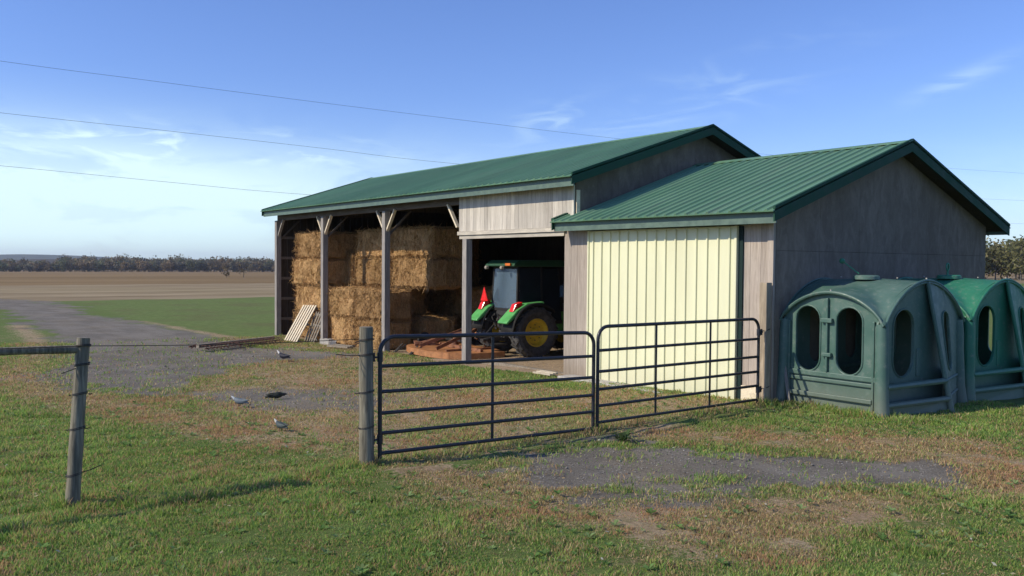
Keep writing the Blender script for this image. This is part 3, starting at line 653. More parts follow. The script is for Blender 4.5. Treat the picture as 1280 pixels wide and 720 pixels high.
def sqpost():
    t=thing('gate_post','squared pale wooden gate post fixed at the garage corner','gate post',(-.03,-.145,0)); m=MB(); m.b2(-.068,.068,-.07,.07,-.3,1.93,.6); m.build('shaft',M['gpost'],t,bevel=.01)
    for h in(1.19,.28):
        w=MB(); w.tube([Vector((math.cos(a)*.075,math.sin(a)*.078-.0,h+.02*math.sin(a))) for a in np.linspace(0,6.283,13)[:-1]],.007,6,closed=True); w.build('hinge_strap',M['wire'],t,True)
sqpost()
def rail():
    t=MB(); a=Vector((-.23,-9.93,1.395)); b=Vector((-.235,-12.45,1.45)); n=10; t.tube([(b-a)*(i/n)+Vector((0,0,.004*math.sin(i))) for i in range(n+1)],[.036+.002*math.sin(i*2.1) for i in range(n+1)],12,.25)
    o=t.build('brace_rail',M['fpost'],None,True); o.location=a; tag(o,'round grey wooden rail running left from the leaning post','rail')
rail()
rpost('fence_post','round wooden post at the far end of the brace rail',(-.24,-12.5,0),(-.24,-12.5,1.52),.062)
def fwire(name,label,z0,z1,r,cat='wire'):
    pts=[Vector((-.24,-12.44,z0+.03)),Vector((-.17,-9.93,z0))]
    a=Vector((-.17,-9.93,z0)); b=Vector((-.085,-7.2,z1)); pts+=[a+(b-a)*(i/12)+Vector((0,0,-.02*math.sin(math.pi*i/12))) for i in range(1,13)]
    m=MB(); c=pts[1].copy(); m.tube([p-c for p in pts],r,5); o=m.build(name,M['wire'],None,True); o.location=c; tag(o,label,cat)
fwire('fence_wire','dark fence wire strung from leaning post top to gate post',1.43,1.37,.0036)
# ------------------------------------------------------------------ power lines
for k,(pts,lab) in enumerate((([(-37.62,-30,11.9),(-37.62,-8.62,11.38),(-37.43,0.85,11.30),(-37.25,9.53,11.28),(-37.02,20.56,11.31),(-36.79,31.78,11.38),(-36.32,54.81,11.79),(-35.42,98.97,13.43),(-34.81,128.91,14.8)],'highest of the three overhead cables in the sky'),
  ([(-37.62,-30,9.5),(-37.62,-8.64,9.01),(-37.43,0.84,8.86),(-37.25,9.54,8.70),(-37.06,18.74,8.50),(-36.54,44.15,8.61),(-35.42,99.16,10.2),(-34.8,129.18,11.3)],'middle of the three overhead cables above the shed'),
  ([(-37.62,-30,7.1),(-37.62,-8.66,6.6),(-37.43,0.83,6.25),(-37.26,9.06,6.0),(-36.89,27.34,5.93),(-36.32,54.97,6.35),(-35.41,99.32,7.44),(-34.8,129.4,8.4)],'lowest of the three overhead cables, meeting the shed roof'))):
    P=[Vector(p) for p in pts]; out=[]
    for i in range(len(P)-1):
        p0=P[max(i-1,0)];p1=P[i];p2=P[i+1];p3=P[min(i+2,len(P)-1)]
        for t in np.linspace(0,1,8,endpoint=False):
            out.append(.5*((2*p1)+(p2-p0)*t+(2*p0-5*p1+4*p2-p3)*t*t+(3*p1-p0-3*p2+p3)*t**3))
    out.append(P[-1]); c=P[0].copy(); m=MB(); m.tube([p-c for p in out],.0075,5); o=m.build('power_line',M['wire'],None,True); o.location=c; tag(o,lab,'power line','overhead power lines')
# ------------------------------------------------------------------ hay
def bale_mesh(L,D,H,seed,strands=900):
    g=np.random.default_rng(seed); mb=MB(); nx,ny,nz=int(L/.07),int(D/.1),int(H/.07)
    def disp(p):
        x,y,z=p; q=np.array([x,y,z]); 
        n=float(fbm(np.array([x*1.+y*.7+seed*3.1]),np.array([z*1.+y*.5+seed]),2.6,3,seed)[0])-.5
        n2=float(fbm(np.array([x+y*.9+seed*1.7]),np.array([z*.35]),13,2,seed+4)[0])-.5
        e=[abs(x)/(L/2),abs(y)/(D/2),abs(z-H/2)/(H/2)]; r=sorted(e)[1]; rd=max(0,r-.80)/.2
        dirv=Vector((x/L,y/D,(z-H/2)/H)); dirv.normalize(); return Vector(p)+dirv*(n*.11+n2*.07-rd*rd*.075)
    cache={}; V=[];F=[]
    def vid(i,j,k):
        key=(i,j,k)
        if key not in cache:
            cache[key]=len(V); V.append(disp((-L/2+L*i/nx,-D/2+D*j/ny,H*k/nz)))
        return cache[key]
    for i in range(nx):
        for k in range(nz):
            F.append((vid(i,0,k),vid(i+1,0,k),vid(i+1,0,k+1),vid(i,0,k+1))); F.append((vid(i,ny,k),vid(i,ny,k+1),vid(i+1,ny,k+1),vid(i+1,ny,k)))
    for j in range(ny):
        for k in range(nz):
            F.append((vid(0,j,k),vid(0,j,k+1),vid(0,j+1,k+1),vid(0,j+1,k))); F.append((vid(nx,j,k),vid(nx,j+1,k),vid(nx,j+1,k+1),vid(nx,j,k+1)))
    for i in range(nx):
        for j in range(ny):
            F.append((vid(i,j,0),vid(i,j+1,0),vid(i+1,j+1,0),vid(i+1,j,0))); F.append((vid(i,j,nz),vid(i+1,j,nz),vid(i+1,j+1,nz),vid(i,j+1,nz)))
    mb.add(V,F,.5)
    for q in range(strands*2):
        side=g.integers(6); l=g.uniform(.06,.26)
        if side<3: p=Vector((g.uniform(-L/2,L/2),-D/2+.0,g.uniform(0,H))); nn=Vector((0,-1,0))
        elif side==3: p=Vector((L/2,g.uniform(-D/2,D/2),g.uniform(0,H))); nn=Vector((1,0,0))
        elif side==4: p=Vector((-L/2,g.uniform(-D/2,D/2),g.uniform(0,H))); nn=Vector((-1,0,0))
        else: p=Vector((g.uniform(-L/2,L/2),g.uniform(-D/2,D/2),H)); nn=Vector((0,0,1))
        d=Vector(g.normal(size=3)); d.z-=.5; d=(d-nn*d.dot(nn)*.7+nn*.25).normalized(); w=d.cross(Vector(g.normal(size=3))).normalized()*.009
        mb.add([p-w,p+w,p+d*l],[(0,1,2)],g.uniform(.1,1))
    return mb
BALES={}
def bale(x0,x1,y0,D,z,H,label,group,seed,rz=0):
    L=x1-x0; key=(round(L,2),round(D,2),round(H,2),seed%3)
    if key not in BALES:
        o=bale_mesh(L,D,H,seed%3+1+int(L*10)).build('hay_bale',M['hay'],None,False); BALES[key]=o
    else:
        o=BALES[key].copy(); COL.objects.link(o)
    o.location=((x0+x1)/2,y0+D/2,z); o.rotation_euler=(0,0,rz+random.uniform(-.045,.045)); tag(o,label,'hay bale',group); return o
T=.88; G='stacked hay bales in the shed'
nm=['bottom','second','third','top']
for k in range(4):
    j=[.0,.05,-.06,.03][k]
    bale(-19.45+j,-17.28+j,.32+j*.6,1.5,-.36+k*T*1.01,T,'%s tier hay bale of the stack beside the left end post'%nm[k],G,k)
for k in range(2):
    for i,(a,b,s) in enumerate(((-16.25,-14.62,'left'),(-14.58,-12.92,'right'))):
        bale(a+.03*k,b+.03*k,.14-.04*k,1.02,-.33+k*T,T,'%s %s hay bale of the low front stack'%(('lower','upper')[k],s),G,k+i)
# middle row behind the low stack
bale(-17.75,-16.88,1.25,1.2,1.45,1.0,'narrow hay bale beside the dark gap above the low front stack',G,5)
lab4=['hidden bottom tier','second tier','sunlit third tier','shaded top tier']
for k in range(4):
    for i,(a,b,s) in enumerate(((-16.55,-14.3,'left'),(-14.27,-12.02,'right'))):
        if k==0 and i==1: bale(-14.27,-13.0,1.5,1.2,-.3,T,'bottom hay bale in the dark behind the low front stack',G,2); continue
        if k==1 and i==1: bale(-14.27,-12.3,3.4,1.2,-.3+T,T,'second tier hay bale set back in shade at right',G,1); continue
        bale(a,b,(1.2,1.22,1.15,1.17)[k],1.2,-.3+k*T*(1. if k<2 else 1.0),T,'%s hay bale, %s one, of the tall middle stack'%(lab4[k],s),G,k+i)
bale(-17.8,-16.9,1.6,1.2,.4,1.0,'hay bale in shade under the narrow bale at the gap',G,4)
for k in range(4):
    for i,(a,s) in enumerate(((-19.4,'left'),(-17.1,'right'))):
        bale(a,a+2.25,3.6,1.3,-.33+k*T,T,'dark %s tier hay bale of the back row, %s column'%(nm[k],s),G,k+i+1)
# ------------------------------------------------------------------ pallets, blocks, boards
def slat_pallet():
    A=Vector((-18.05,-.60,-.34)); B=Vector((-17.10,-.60,-.34)); C_=Vector((-18.42,.22,.76)); Dv=Vector((-17.40,.22,.80))
    t=thing('pallet','pale new wood slatted pallet leaning against the hay','pallet',A,group='pallets'); n=6
    up=((C_-A)+(Dv-B))/2; nrm=(B-A).cross(up).normalized()
    for i in range(n):
        f=i/(n-1)*.92+.04; p=(B-A)*f; q=(C_-A)*(1-f)+(Dv-A)*f; m=MB(); m.bar(p,q,.095,.02,random.uniform(.6,1),nrm); m.build('slat',M['newwood'],t)
    for h in(.06,.5,.94):
        p=(C_-A)*h-nrm*(-.055); q=(B-A)+(Dv-B)*h-nrm*(-.055); s=1 if nrm.y>0 else -1; off=nrm*(.055*s)-nrm*(.055*(-1)) if False else Vector((0,.055,-.03)); m=MB(); m.bar((C_-A)*h+off,(B-A)+(Dv-B)*h+off,.05,.085,.3,nrm); m.build('runner',M['oldwood'],t)
slat_pallet()
def dark_pallet():
    t=thing('pallet','dark old pallet propped behind the pale slatted one','pallet',(-17.35,.10,-.35),group='pallets')
    for i in range(5):
        x=-.05+i*.17; m=MB(); m.bar((x,-.30,0),(x+.10,.08,.95),.08,.018,.2,(0,-1,.3)); m.build('slat',M['oldwood'],t)
    for h in(.1,.55,.9):
        m=MB(); m.bar((-.10+h*.1,-.26+h*.36,h*.95),(.72+h*.1,-.26+h*.36,h*.95),.04,.08,.3); m.build('runner',M['oldwood'],t)
dark_pallet()
def block(x,y,lab,sz,rz,mat,nm_='concrete_block',cat='block'):
    z=tz(x); m=MB(); a,b,c=sz
    if nm_=='concrete_block':
        m.b2(-a/2,a/2,-b/2,-b/2+.035,0,c); m.b2(-a/2,a/2,b/2-.035,b/2,0,c)
        for u in(-a/2,-.02,a/2-.035): m.b2(u,u+.035,-b/2+.035,b/2-.035,.002,c-.002)
    else:
        for k in range(3): m.bar((-a/2,(k-1)*b*.4,c*.3+.012*k),(a/2,(k-1)*b*.33,c*.5+.01*k),b*.28,c*.4,random.random())
    o=m.build(nm_,mat,None,bevel=.006); o.location=(x,y,z+.0); o.rotation_euler=(0,0,rz); tag(o,lab,cat)
block(-15.95,-.12,'grey hollow block by the foot of the second shed post',(.40,.20,.19),.3,M['concrete'])
block(-15.30,-.22,'hollow block lying at the foot of the low hay stack',(.40,.20,.16),-.5,M['concrete'])
block(-14.55,-.32,'broken dark boards lying between hay stack and gravel',(1.0,.30,.12),.15,M['oldwood'],'loose_boards','boards')
block(-5.35,-.22,'pale short boards lying on the dirt by the garage wall',(.62,.22,.10),-.1,M['newwood'],'loose_boards','boards')
# ------------------------------------------------------------------ spike harrow
def harrow():
    a=Vector((-16.15,-3.95,-.30)); b=Vector((-17.6,-1.15,-.30)); d=b-a; L=d.length
    t=thing('spike_harrow','rusty toothed harrow beam lying on the gravel edge','harrow',(a+b)/2+Vector((0,0,.0)),math.atan2(d.y,d.x))
    m=MB(); m.b2(-L/2,L/2,-.05,.05,.05,.15,.8); m.build('beam',M['oldwood'],t,bevel=.006)
    m=MB(); m.b2(-L/2,L/2,.30,.34,.05,.09); m.b2(-L/2,L/2,-.30,-.27,.03,.06); m.build('bar',M['rust'],t)
    g=np.random.default_rng(3)
    for i in range(34):
        x=-L/2+L*(i+.5)/34
        for s in(-1,1):
            m=MB(); l=g.uniform(.26,.42); m.tube([(x,s*.05,.09),(x+.02,s*(.05+l*.5),.13),(x+.05,s*(.05+l),.005)],.011,5); m.build('tooth',M['rust'],t,True)
harrow()
# ------------------------------------------------------------------ tractor
def tractor():
    t=thing('tractor','green tractor with cab and yellow wheel rims parked facing into the shed','tractor',(-9.36,2.13,-.20),rad(-3)); t.scale=(.958,.958,.958)
    def P(mb,name,mat,par=t,sm=False,bv=0): return mb.build(name,mat,par,sm,bv)
    def wheel(x,y,R,wd,rimr,sd,lug):
        m=MB(); prof=[(rimr,-wd*.36),(R*.80,-wd*.5),(R*.94,-wd*.46),(R*.965,-wd*.25),(R*.965,wd*.25),(R*.94,wd*.46),(R*.80,wd*.5),(rimr,wd*.36)]
        m.lathe(prof,(x,y,R),(1,0,0),36,closed=True); n=lug
        for i in range(n):
            for s in(-1,1):
                a=2*math.pi*(i+(.25 if s>0 else -.25))/n; pts=[]
                a2=a+s*0+.16
                def pt(r,xo,an): return Vector((x+xo,y+math.cos(an)*r,R+math.sin(an)*r))
                p=pt(R*.985,s*wd*.02,a2+.08); q=pt(R*.965,s*wd*.48,a2-.14); c=(p+q)/2; rr=Vector((0,c.y-y,c.z-R)).normalized(); m.bar(p,q,R*.055,R*.075,None,rr)
        w=P(m,'wheel',M['tyre'],t,False)
        r=MB(); s=sd; r.lathe([(rimr*1.02,-wd*.34),(rimr*1.02,wd*.37),(rimr*.93,wd*.37),(rimr*.86,wd*.22),(rimr*.80,wd*.12),(rimr*.35,wd*.10),(rimr*.30,wd*.20),(rimr*.18,wd*.22),(.001,wd*.22)] ,(x,y,R),(sd,0,0),28); P(r,'rim',M['yellow'],w,True)
        h=MB()
        for i in range(8):
            a=i*math.pi/4; h.lathe([(.014,0),(.014,.03)],(x+sd*wd*.11,y+math.cos(a)*rimr*.55,R+math.sin(a)*rimr*.55),(sd,0,0),6)
        P(h,'bolts',M['steel'],w)
    RR=.68
    for sd in(-1,1): wheel(sd*.80,0,RR,.40,.37,sd,17); wheel(sd*.72,2.05,.46,.30,.25,sd,14)
    m=MB(); m.b2(-.21,.21,-.35,1.3,.42,.92); m.b2(-.78,.78,-.10,.10,.56,.80); m.b2(-.14,.14,-.50,-.32,.45,.70); P(m,'rear_axle_housing',M['steel'],bv=.03)
    m=MB(); m.b2(-.30,.30,1.15,2.75,.62,1.38); o=P(m,'hood',M['tgreen'],bv=.09)
    m=MB(); m.b2(-.62,.62,2.0,2.1,.40,.50); P(m,'front_axle',M['steel'],bv=.02)
    # fenders: arched sheets
    for sd in(-1,1):
        m=MB(); n=12; V=[];
        for i in range(n+1):
            a=rad(178-i*130/n); r=RR+.13
            y=math.cos(a)*r*1.02; z=RR+math.sin(a)*r*.98
            for (xo,dz) in((.46,.0),(.98,.0),(1.02,-.06)): V.append((sd*xo,y,z+dz))
        F=[(i*3+k,i*3+k+1,i*3+k+4,i*3+k+3) for i in range(n) for k in range(2)]
        m.add(V,F); f=P(m,'fender',M['black'],t,True); sm=f.modifiers.new('solid','SOLIDIFY'); sm.thickness=.03
        # green fender top cowl sweeping down to the rear
        m=MB(); poly=[(-.98,.96),(-.90,1.04),(-.62,1.30),(-.30,1.46),(.25,1.50),(.25,1.42),(-.25,1.37),(-.55,1.19),(-.80,1.00),(-.93,.92)]
        m.prism([(sd*.50,y,z) for y,z in poly],(sd*.44,0,0)); P(m,'fender_cover',M['tgreen'],t,False,.03)
        m=MB(); m.prism([(sd*.66,-.72,1.235),(sd*.66,-.62,1.44),(sd*.66,-.40,1.50),(sd*.66,-.42,1.40)],(sd*.20,0,0)); P(m,'tail_light',M['red'],t,False,.02)
    # cab
    zb,ztp=1.30,2.42
    m=MB()
    for x,y,x2,y2 in((-.60,-.40,-.56,-.34),(.60,-.40,.56,-.34),(-.66,.35,-.62,.35),(.66,.35,.62,.35),(-.55,1.15,-.50,1.0),(.55,1.15,.50,1.0)): m.bar((x,y,zb-.1),(x2,y2,ztp),.06,.06)
    m.b2(-.62,.62,-.43,-.37,zb-.08,zb+.0); m.b2(-.6,.6,-.38,-.32,ztp-.06,ztp); m.b2(-.60,.60,1.0,1.08,ztp-.06,ztp); m.b2(-.55,.55,-.35,1.15,.86,.96); P(m,'cab_frame',M['black'])
    for nm_,poly in(('rear_window',[(-.57,-.415,zb),(.57,-.415,zb),(.54,-.355,ztp-.06),(-.54,-.355,ztp-.06)]),('side_window',[(.66,-.36,zb-.0),(.66,.32,zb-.3),(.62,.32,ztp-.04),(.60,-.32,ztp-.04)]),('side_window',[(-.66,-.36,zb-.0),(-.66,.32,zb-.3),(-.62,.32,ztp-.04),(-.60,-.32,ztp-.04)]),('windshield',[(-.52,1.15,1.3),(.52,1.15,1.3),(.48,1.03,ztp-.06),(-.48,1.03,ztp-.06)]),('door_window',[(.67,.38,zb-.35),(.58,1.1,zb-.35),(.52,1.0,ztp-.05),(.63,.38,ztp-.05)])):
        a=[Vector(p) for p in poly]; nn=(a[1]-a[0]).cross(a[2]-a[0]).normalized()*.008; m=MB(); m.prism(a,nn); P(m,nm_,M['glass'] if nm_ in('rear_window',) else M['dglass'])
    m=MB(); m.prism([(-.70,-.58,ztp),(-.70,-.58,ztp+.06),(-.70,-.40,ztp+.17),(-.70,1.0,ztp+.19),(-.70,1.25,ztp+.10),(-.70,1.25,ztp)],(1.40,0,0)); P(m,'cab_roof',M['droof'],t,False,.04)
    m=MB(); m.b2(.34,.58,-.63,-.585,ztp+.02,ztp+.09); P(m,'warning_light',M['amber'],t,False,.01)
    for x in(-.55,.20): 
        m=MB(); m.lathe([(.05,0),(.05,.07),(.03,.09)],(x,-.59,ztp-.03),(0,-1,0),10); P(m,'work_light',M['concrete'],t,True)
    m=MB(); m.tube([(.62,.9,2.2),(.95,.85,2.2),(.98,.85,1.75)],.012,6); m.b2(.88,1.08,.80,.85,1.60,1.95); P(m,'mirror',M['black'],t,False,.01)
    m=MB(); m.b2(.89,1.07,.793,.799,1.62,1.93); P(m,'mirror_glass',M['glass'])
    # seat silhouette and wheel inside the cab
    m=MB(); m.b2(-.24,.24,-.05,.42,1.05,1.22); m.b2(-.24,.24,-.12,-.0,1.2,1.75); P(m,'seat',M['black'],t,False,.05)
    # slow vehicle triangle
    m=MB(); m.prism([(-.86,-.62,1.47),(-.50,-.62,1.47),(-.68,-.62,1.86)],(0,.02,0)); o=P(m,'warning_triangle',M['red'],t); 
    # three point hitch and hoses
    m=MB()
    for x in(-.42,.42):
        m.bar((x*.6,-.2,.45),(x,-1.05,.52),.06,.09); m.bar((x*.7,-.30,1.05),(x*.95,-.75,.55),.04,.05); m.bar((x*.5,-.12,.98),(x*.75,-.52,1.12),.07,.06)
    m.bar((0,-.35,.85),(0,-1.0,1.02),.05,.05); m.tube([(0,-.5,.55),(0,-1.1,.45)],.05,8); P(m,'hitch_arms',M['steel'])
    m=MB(); g=np.random.default_rng(9)
    for i in range(9):
        x=-.35+i*.085; m.tube([(x,-.36,1.12+g.uniform(-.1,.08)),(x+g.uniform(-.1,.1),-.55,1.0+g.uniform(-.1,.15)),(x+g.uniform(-.2,.2),-.50,.72)],.016,6)
        m.b2(x-.025,x+.025,-.42,-.34,.88+g.uniform(-.05,.2),1.0+g.uniform(0,.2))
    P(m,'hydraulic_hoses',M['steel'])
    m=MB(); m.b2(-.18,.18,-.9,-.4,.30,.34); P(m,'drawbar',M['steel'])
    m=MB(); m.b2(-.3,.3,-.45,-.36,.75,1.22); P(m,'valve_block',M['steel'])
tractor()
# ------------------------------------------------------------------ rotary mower
def mower():
    t=thing('rotary_mower','orange rotary mower deck with rusty arms on the ground behind the tractor','mower',(-10.72,1.05,-.31),rad(-4))
    def outline(k=1.0):
        pts=[(-1.62,.10),(-1.55,-.38),(-1.20,-.78),(-.60,-.98),(0,-1.02),(.60,-.98),(1.20,-.80),(1.55,-.40),(1.62,.10),(1.58,.62),(.9,.80),(-.9,.80),(-1.58,.62)]
        return [(x*k,y*k) for x,y in pts]
    m=MB(); m.prism([(x,y,.24) for x,y in outline()],(0,0,.018)); m.build('deck',M['orange'],t)
    m=MB(); a=outline(); 
    for i in range(len(a)):
        p=a[i];q=a[(i+1)%len(a)]; m.bar((p[0],p[1],.175),(q[0],q[1],.175),.014,.15)
    m.build('skirt',M['orange'],t)
    m=MB(); m.b2(-1.45,1.45,-.03,.05,.262,.34); m.b2(-.9,-.84,-.7,.7,.262,.31); m.b2(.84,.9,-.7,.7,.262,.31); m.build('deck_ribs',M['orange2'],t)
    for x,y in((-.85,-.1),(0,.05),(.85,-.1)):
        m=MB(); m.lathe([(.17,0),(.17,.03),(.11,.06),(.10,.17),(.06,.19),(.04,.26)],(x,y,.264),(0,0,1),14); m.build('gearbox',M['orange2'],t,True)
    for sd in(-1,1):
        m=MB(); m.bar((sd*.85,.05,.46),(sd*.0,.05,.46),.05,.05); m.build('drive_shaft',M['steel'],t)
    for sd in(-1,1):
        m=MB(); m.bar((sd*.45,-.75,.30),(sd*.22,.85,.82),.035,.09); m.build('arm',M['orange2'],t)
        m=MB(); m.bar((sd*.48,.70,.28),(sd*.22,.85,.84),.05,.08); m.build('mast',M['orange2'],t)
    m=MB(); m.bar((-1.5,-.35,.28),(-.25,.8,.70),.04,.08); m.build('arm',M['orange2'],t)
    m=MB(); m.bar((-1.0,-.55,.30),(.30,.85,.80),.04,.08); m.build('arm',M['orange2'],t)
    m=MB(); m.bar((-1.65,-.25,.30),(-.85,-.60,.33),.16,.07); m.build('tail_bar',M['orange2'],t)
    for x in(-1.38,-.5):
        m=MB(); m.bar((x,-.80,.28),(x+.12,-1.12,.06),.05,.03); m.bar((x+.22,-.80,.28),(x+.12,-1.12,.06),.05,.03); m.b2(x+.0,x+.30,-1.16,-1.08,.02,.055); m.build('skid_bracket',M['steel'],t)
    m=MB(); m.lathe([(.15,-.05),(.20,-.05),(.20,.05),(.15,.05)],(-1.05,-.30,.40),(1,0,.3),18,closed=True); m.lathe([(.15,-.03),(.15,.03)],(-1.05,-.30,.40),(1,0,.3),14); m.build('tail_wheel',M['black'],t,True)
    m=MB(); m.b2(-.05,.05,.70,.74,.45,1.0); m.build('front_plate',M['orange'],t)
mower()
# ------------------------------------------------------------------ calf hutches
def panel(outline,holes,fn,th,name,mat,parent):
    """2D panel with holes -> mesh; fn(u,v,d)->3D, d = depth offset"""
    vs=[];ed=[]
    def loop(l):
        b=len(vs); vs.extend([Vector(p) for p in l]); ed.extend([(b+i,b+(i+1)%len(l)) for i in range(len(l))])
    loop(outline); [loop(h) for h in holes]
    # interior points so bent panels follow their surface
    us=[p[0] for p in outline]; v_=[p[1] for p in outline]
    def inside(p,l):
        c=False;n=len(l)
        for i in range(n):
            a=l[i];b=l[(i+1)%n]
            if (a[1]>p[1])!=(b[1]>p[1]) and p[0]<(b[0]-a[0])*(p[1]-a[1])/(b[1]-a[1])+a[0]: c=not c
        return c
    for u in np.arange(min(us)+.12,max(us)-.05,.14):
        for v in np.arange(min(v_)+.12,max(v_)-.05,.14):
            p=(float(u),float(v))
            if inside(p,outline) and not any(inside(p,h) for h in holes): vs.append(Vector(p))
    V,E,F,_,_,_=delaunay_2d_cdt(vs,ed,[],0,1e-5)
    keep=[]
    for f in F:
        c=sum((V[i] for i in f),Vector((0,0)))/len(f)
        if inside(c,outline) and not any(inside(c,h) for h in holes): keep.append(f)
    mb=MB(); n=len(V); top=[fn(v.x,v.y,0) for v in V]; bot=[fn(v.x,v.y,th) for v in V]
    from collections import Counter
    ec=Counter()
    for f in keep:
        for i in range(len(f)): ec[frozenset((f[i],f[(i+1)%len(f)]))]+=1
    fs=[tuple(f) for f in keep]+[tuple(n+i for i in reversed(f)) for f in keep]
    for f in keep:
        for i in range(len(f)):
            a,b=f[i],f[(i+1)%len(f)]
            if ec[frozenset((a,b))]==1: fs.append((b,a,n+a,n+b))
    mb.add(top+bot,fs); return mb.build(name,mat,parent,True)
def oval(cx,cz,w,h,n=10):
    r=w/2; out=[]
    for i in range(n+1): a=math.pi*i/n; out.append((cx+r*math.cos(a),cz+h/2-r+r*math.sin(a)))
    for i in range(n+1): a=math.pi+math.pi*i/n; out.append((cx+r*math.cos(a),cz-h/2+r+r*math.sin(a)))
    return out
def hutch(label,loc,rz,mat,lidang):
    A,B=1.74,2.42  # x and y size; local x 0..-A, y 0..B ; origin at near corner
    t=thing('calf_hutch',label,'calf hutch',loc,rz,'calf hutches beside the garage')
    sp=1.36; cw=1.83; ch=2.03
    def arcX(x): # profile seen on y faces
        u=abs(x+A/2)/(A/2); return sp+(cw-sp)*max(0,1-u**2.0)**.75
    def arcY(y):
        v=abs(y-B/2)/(B/2); return sp+(ch-sp)*max(0,1-v**1.9)**.80
    # roof shell
    nx,ny=34,48; V=[]
    for i in range(nx+1):
        for j in range(ny+1):
            x=-A*i/nx; y=B*j/ny; v=abs(y-B/2)/(B/2); a=arcX(x)+(ch-cw)*(1-v)*(arcX(x)-sp)/(cw-sp); b=arcY(y)
            u=abs(x+A/2)/(A/2); b=b-.03*u*u*(b-sp)/(ch-sp)
            k=45.; z=math.log(math.exp(k*a)+math.exp(k*b))/k-.0; z=min(z,ch+.01)
            V.append((x+(.03 if i==0 else(-.03 if i==nx else 0)),y+(-.03 if j==0 else(.03 if j==ny else 0)),z))
    F=[(i*(ny+1)+j,(i+1)*(ny+1)+j,(i+1)*(ny+1)+j+1,i*(ny+1)+j+1) for i in range(nx) for j in range(ny)]
    m=MB(); m.add(V,F); r=m.build('roof',mat,t,True); s=r.modifiers.new('solid','SOLIDIFY'); s.thickness=.028; s.offset=-1
    # arch rims
    for yy in(-.015,B+.015):
        m=MB(); m.tube([(-A*i/24,yy,arcX(-A*i/24)-.0) for i in range(25)],.022,8); m.build('arch_rim',mat,t,True)
    for xx in(.015,-A-.015):
        m=MB(); m.tube([(xx,B*i/28,arcY(B*i/28)-.01) for i in range(29)],.022,8); m.build('arch_rim',mat,t,True)
    # corner columns
    for cx,cy in((0,0),(-A,0),(0,B),(-A,B)):
        m=MB(); sx=1 if cx==0 else -1; sy=-1 if cy==0 else 1
        m.tube([(cx-sx*.05+sx*f,cy-sy*.05+sy*f,z) for z,f in((-.05,.05),(.3,.02),(.9,.0),(1.15,.0),(sp+.02,-.01))],[.115,.10,.095,.092,.085],14); m.build('corner_column',mat,t,True)
    # end faces (y=0 and y=B) with two tall windows
    def archout(L,prof,z0,n=26): 
        return [(0,z0),(L,z0)]+[(L-L*i/n,prof(L-L*i/n)-.01) for i in range(n+1)]
    for yy,sg in((.0,1),(B,-1)):
        out=archout(A,lambda u:arcX(-u),-.03); 
        ww=panel(out,[oval(.57,1.10,.41,1.0),oval(1.27,1.10,.41,1.0)],lambda u,v,d:Vector((-u,yy+sg*(.05+d)+sg*(.0),v)),.03,'end_wall',mat,t)
        for cx in(.57,1.27):
            m=MB(); m.tube([(-p[0],yy+sg*.045,p[1]) for p in oval(cx,1.10,.44,1.03)],.013,6,closed=True); m.build('window_rim',mat,ww,True)
        m=MB(); y=yy+sg*.03
        m.b2(-.94,-.905,y-.03,y+.03,.60,1.74); m.b2(-1.02,-.83,y-.045,y+.02,1.36,1.43); m.b2(-1.0,-.84,y-.045,y+.02,.84,.90); m.build('latch',mat,ww,False,.012)
        m=MB(); m.b2(-A+.16,-.17,y-.02,y+.02,.44,.50); m.b2(-A+.16,-.17,y-.04,y+.02,.20,.27); m.b2(-A+.16,-.13,y-.015,y+.02,.52,.60)
        m.b2(-.19,-.15,y-.02,y+.02,.02,1.42); m.b2(-A+.13,-A+.17,y-.02,y+.02,.02,1.36); m.build('wall_ribs',mat,ww,False,.012)
    # back wall (x=-A) with windows
    out=archout(B,arcY,-.03)
    ww=panel(out,[oval(.90,1.12,.40,.95),oval(1.95,1.12,.36,.95)],lambda u,v,d:Vector((-A+.05+d,u,v)),.03,'back_wall',mat,t)
    m=MB(); x=-A+.09; m.b2(x,x+.04,.1,B-.1,.48,.56); m.b2(x,x+.04,.1,B-.1,.22,.30); m.b2(x,x+.05,1.38,1.48,.1,1.2); m.build('wall_ribs',mat,ww,False,.012)
    # front face (x=0): near half open with rails, far half a panel swept out to the slanted jamb
    zt=ch-.03; px,py=.50,B*.60
    def jamb(v): f=1-v/zt; return Vector((.02+px*.62*f,B*.5+(py-B*.5)*f*.8,v))
    m=MB(); m.tube([jamb(z) for z in(-.04,.15,.6,1.0,1.5,zt-.05,zt)],[.055,.045,.035,.032,.032,.034,.03],10); m.build('slanted_jamb',mat,t,True)
    Lh=B*.5; out=[(0,-.03),(Lh,-.03)]+[(Lh-Lh*i/18,arcY(B/2+(Lh-Lh*i/18))-.015) for i in range(19)]
    def fn(u,v,d):
        f=u/Lh; j=jamb(v); e=Vector((-.04,B-.04,v)); return j+(e-j)*f+Vector((-d,0,0))
    ww=panel(out,[oval(.50,1.08,.28,.88)],fn,.03,'front_wall',mat,t)
    m=MB(); m.tube([fn(p[0],p[1],-.004) for p in oval(.50,1.08,.32,.92)],.014,6,closed=True); m.build('window_rim',mat,ww,True)
    m=MB(); m.tube([fn(.12,.50,-.0),fn(1.1,.50,0)],.025,6); m.tube([fn(.12,.26,0),fn(1.1,.26,0)],.025,6); m.build('wall_ribs',mat,ww,True)
    L2=Lh+.55; out=[(0,-.03),(L2,-.03)]+[(L2-L2*i/24,arcY(L2-L2*i/24)-.015) for i in range(25)]
    def fn2(u,v,d): return Vector((-.10+.08*(u/Lh)-d,u,v))
    w2=panel(out,[oval(.66,1.08,.52,1.0)],fn2,.03,'front_wall',mat,t)
    m=MB(); m.tube([fn2(p[0],p[1],-.004) for p in oval(.66,1.08,.55,1.03)],.012,6,closed=True); m.build('window_rim',mat,w2,True)
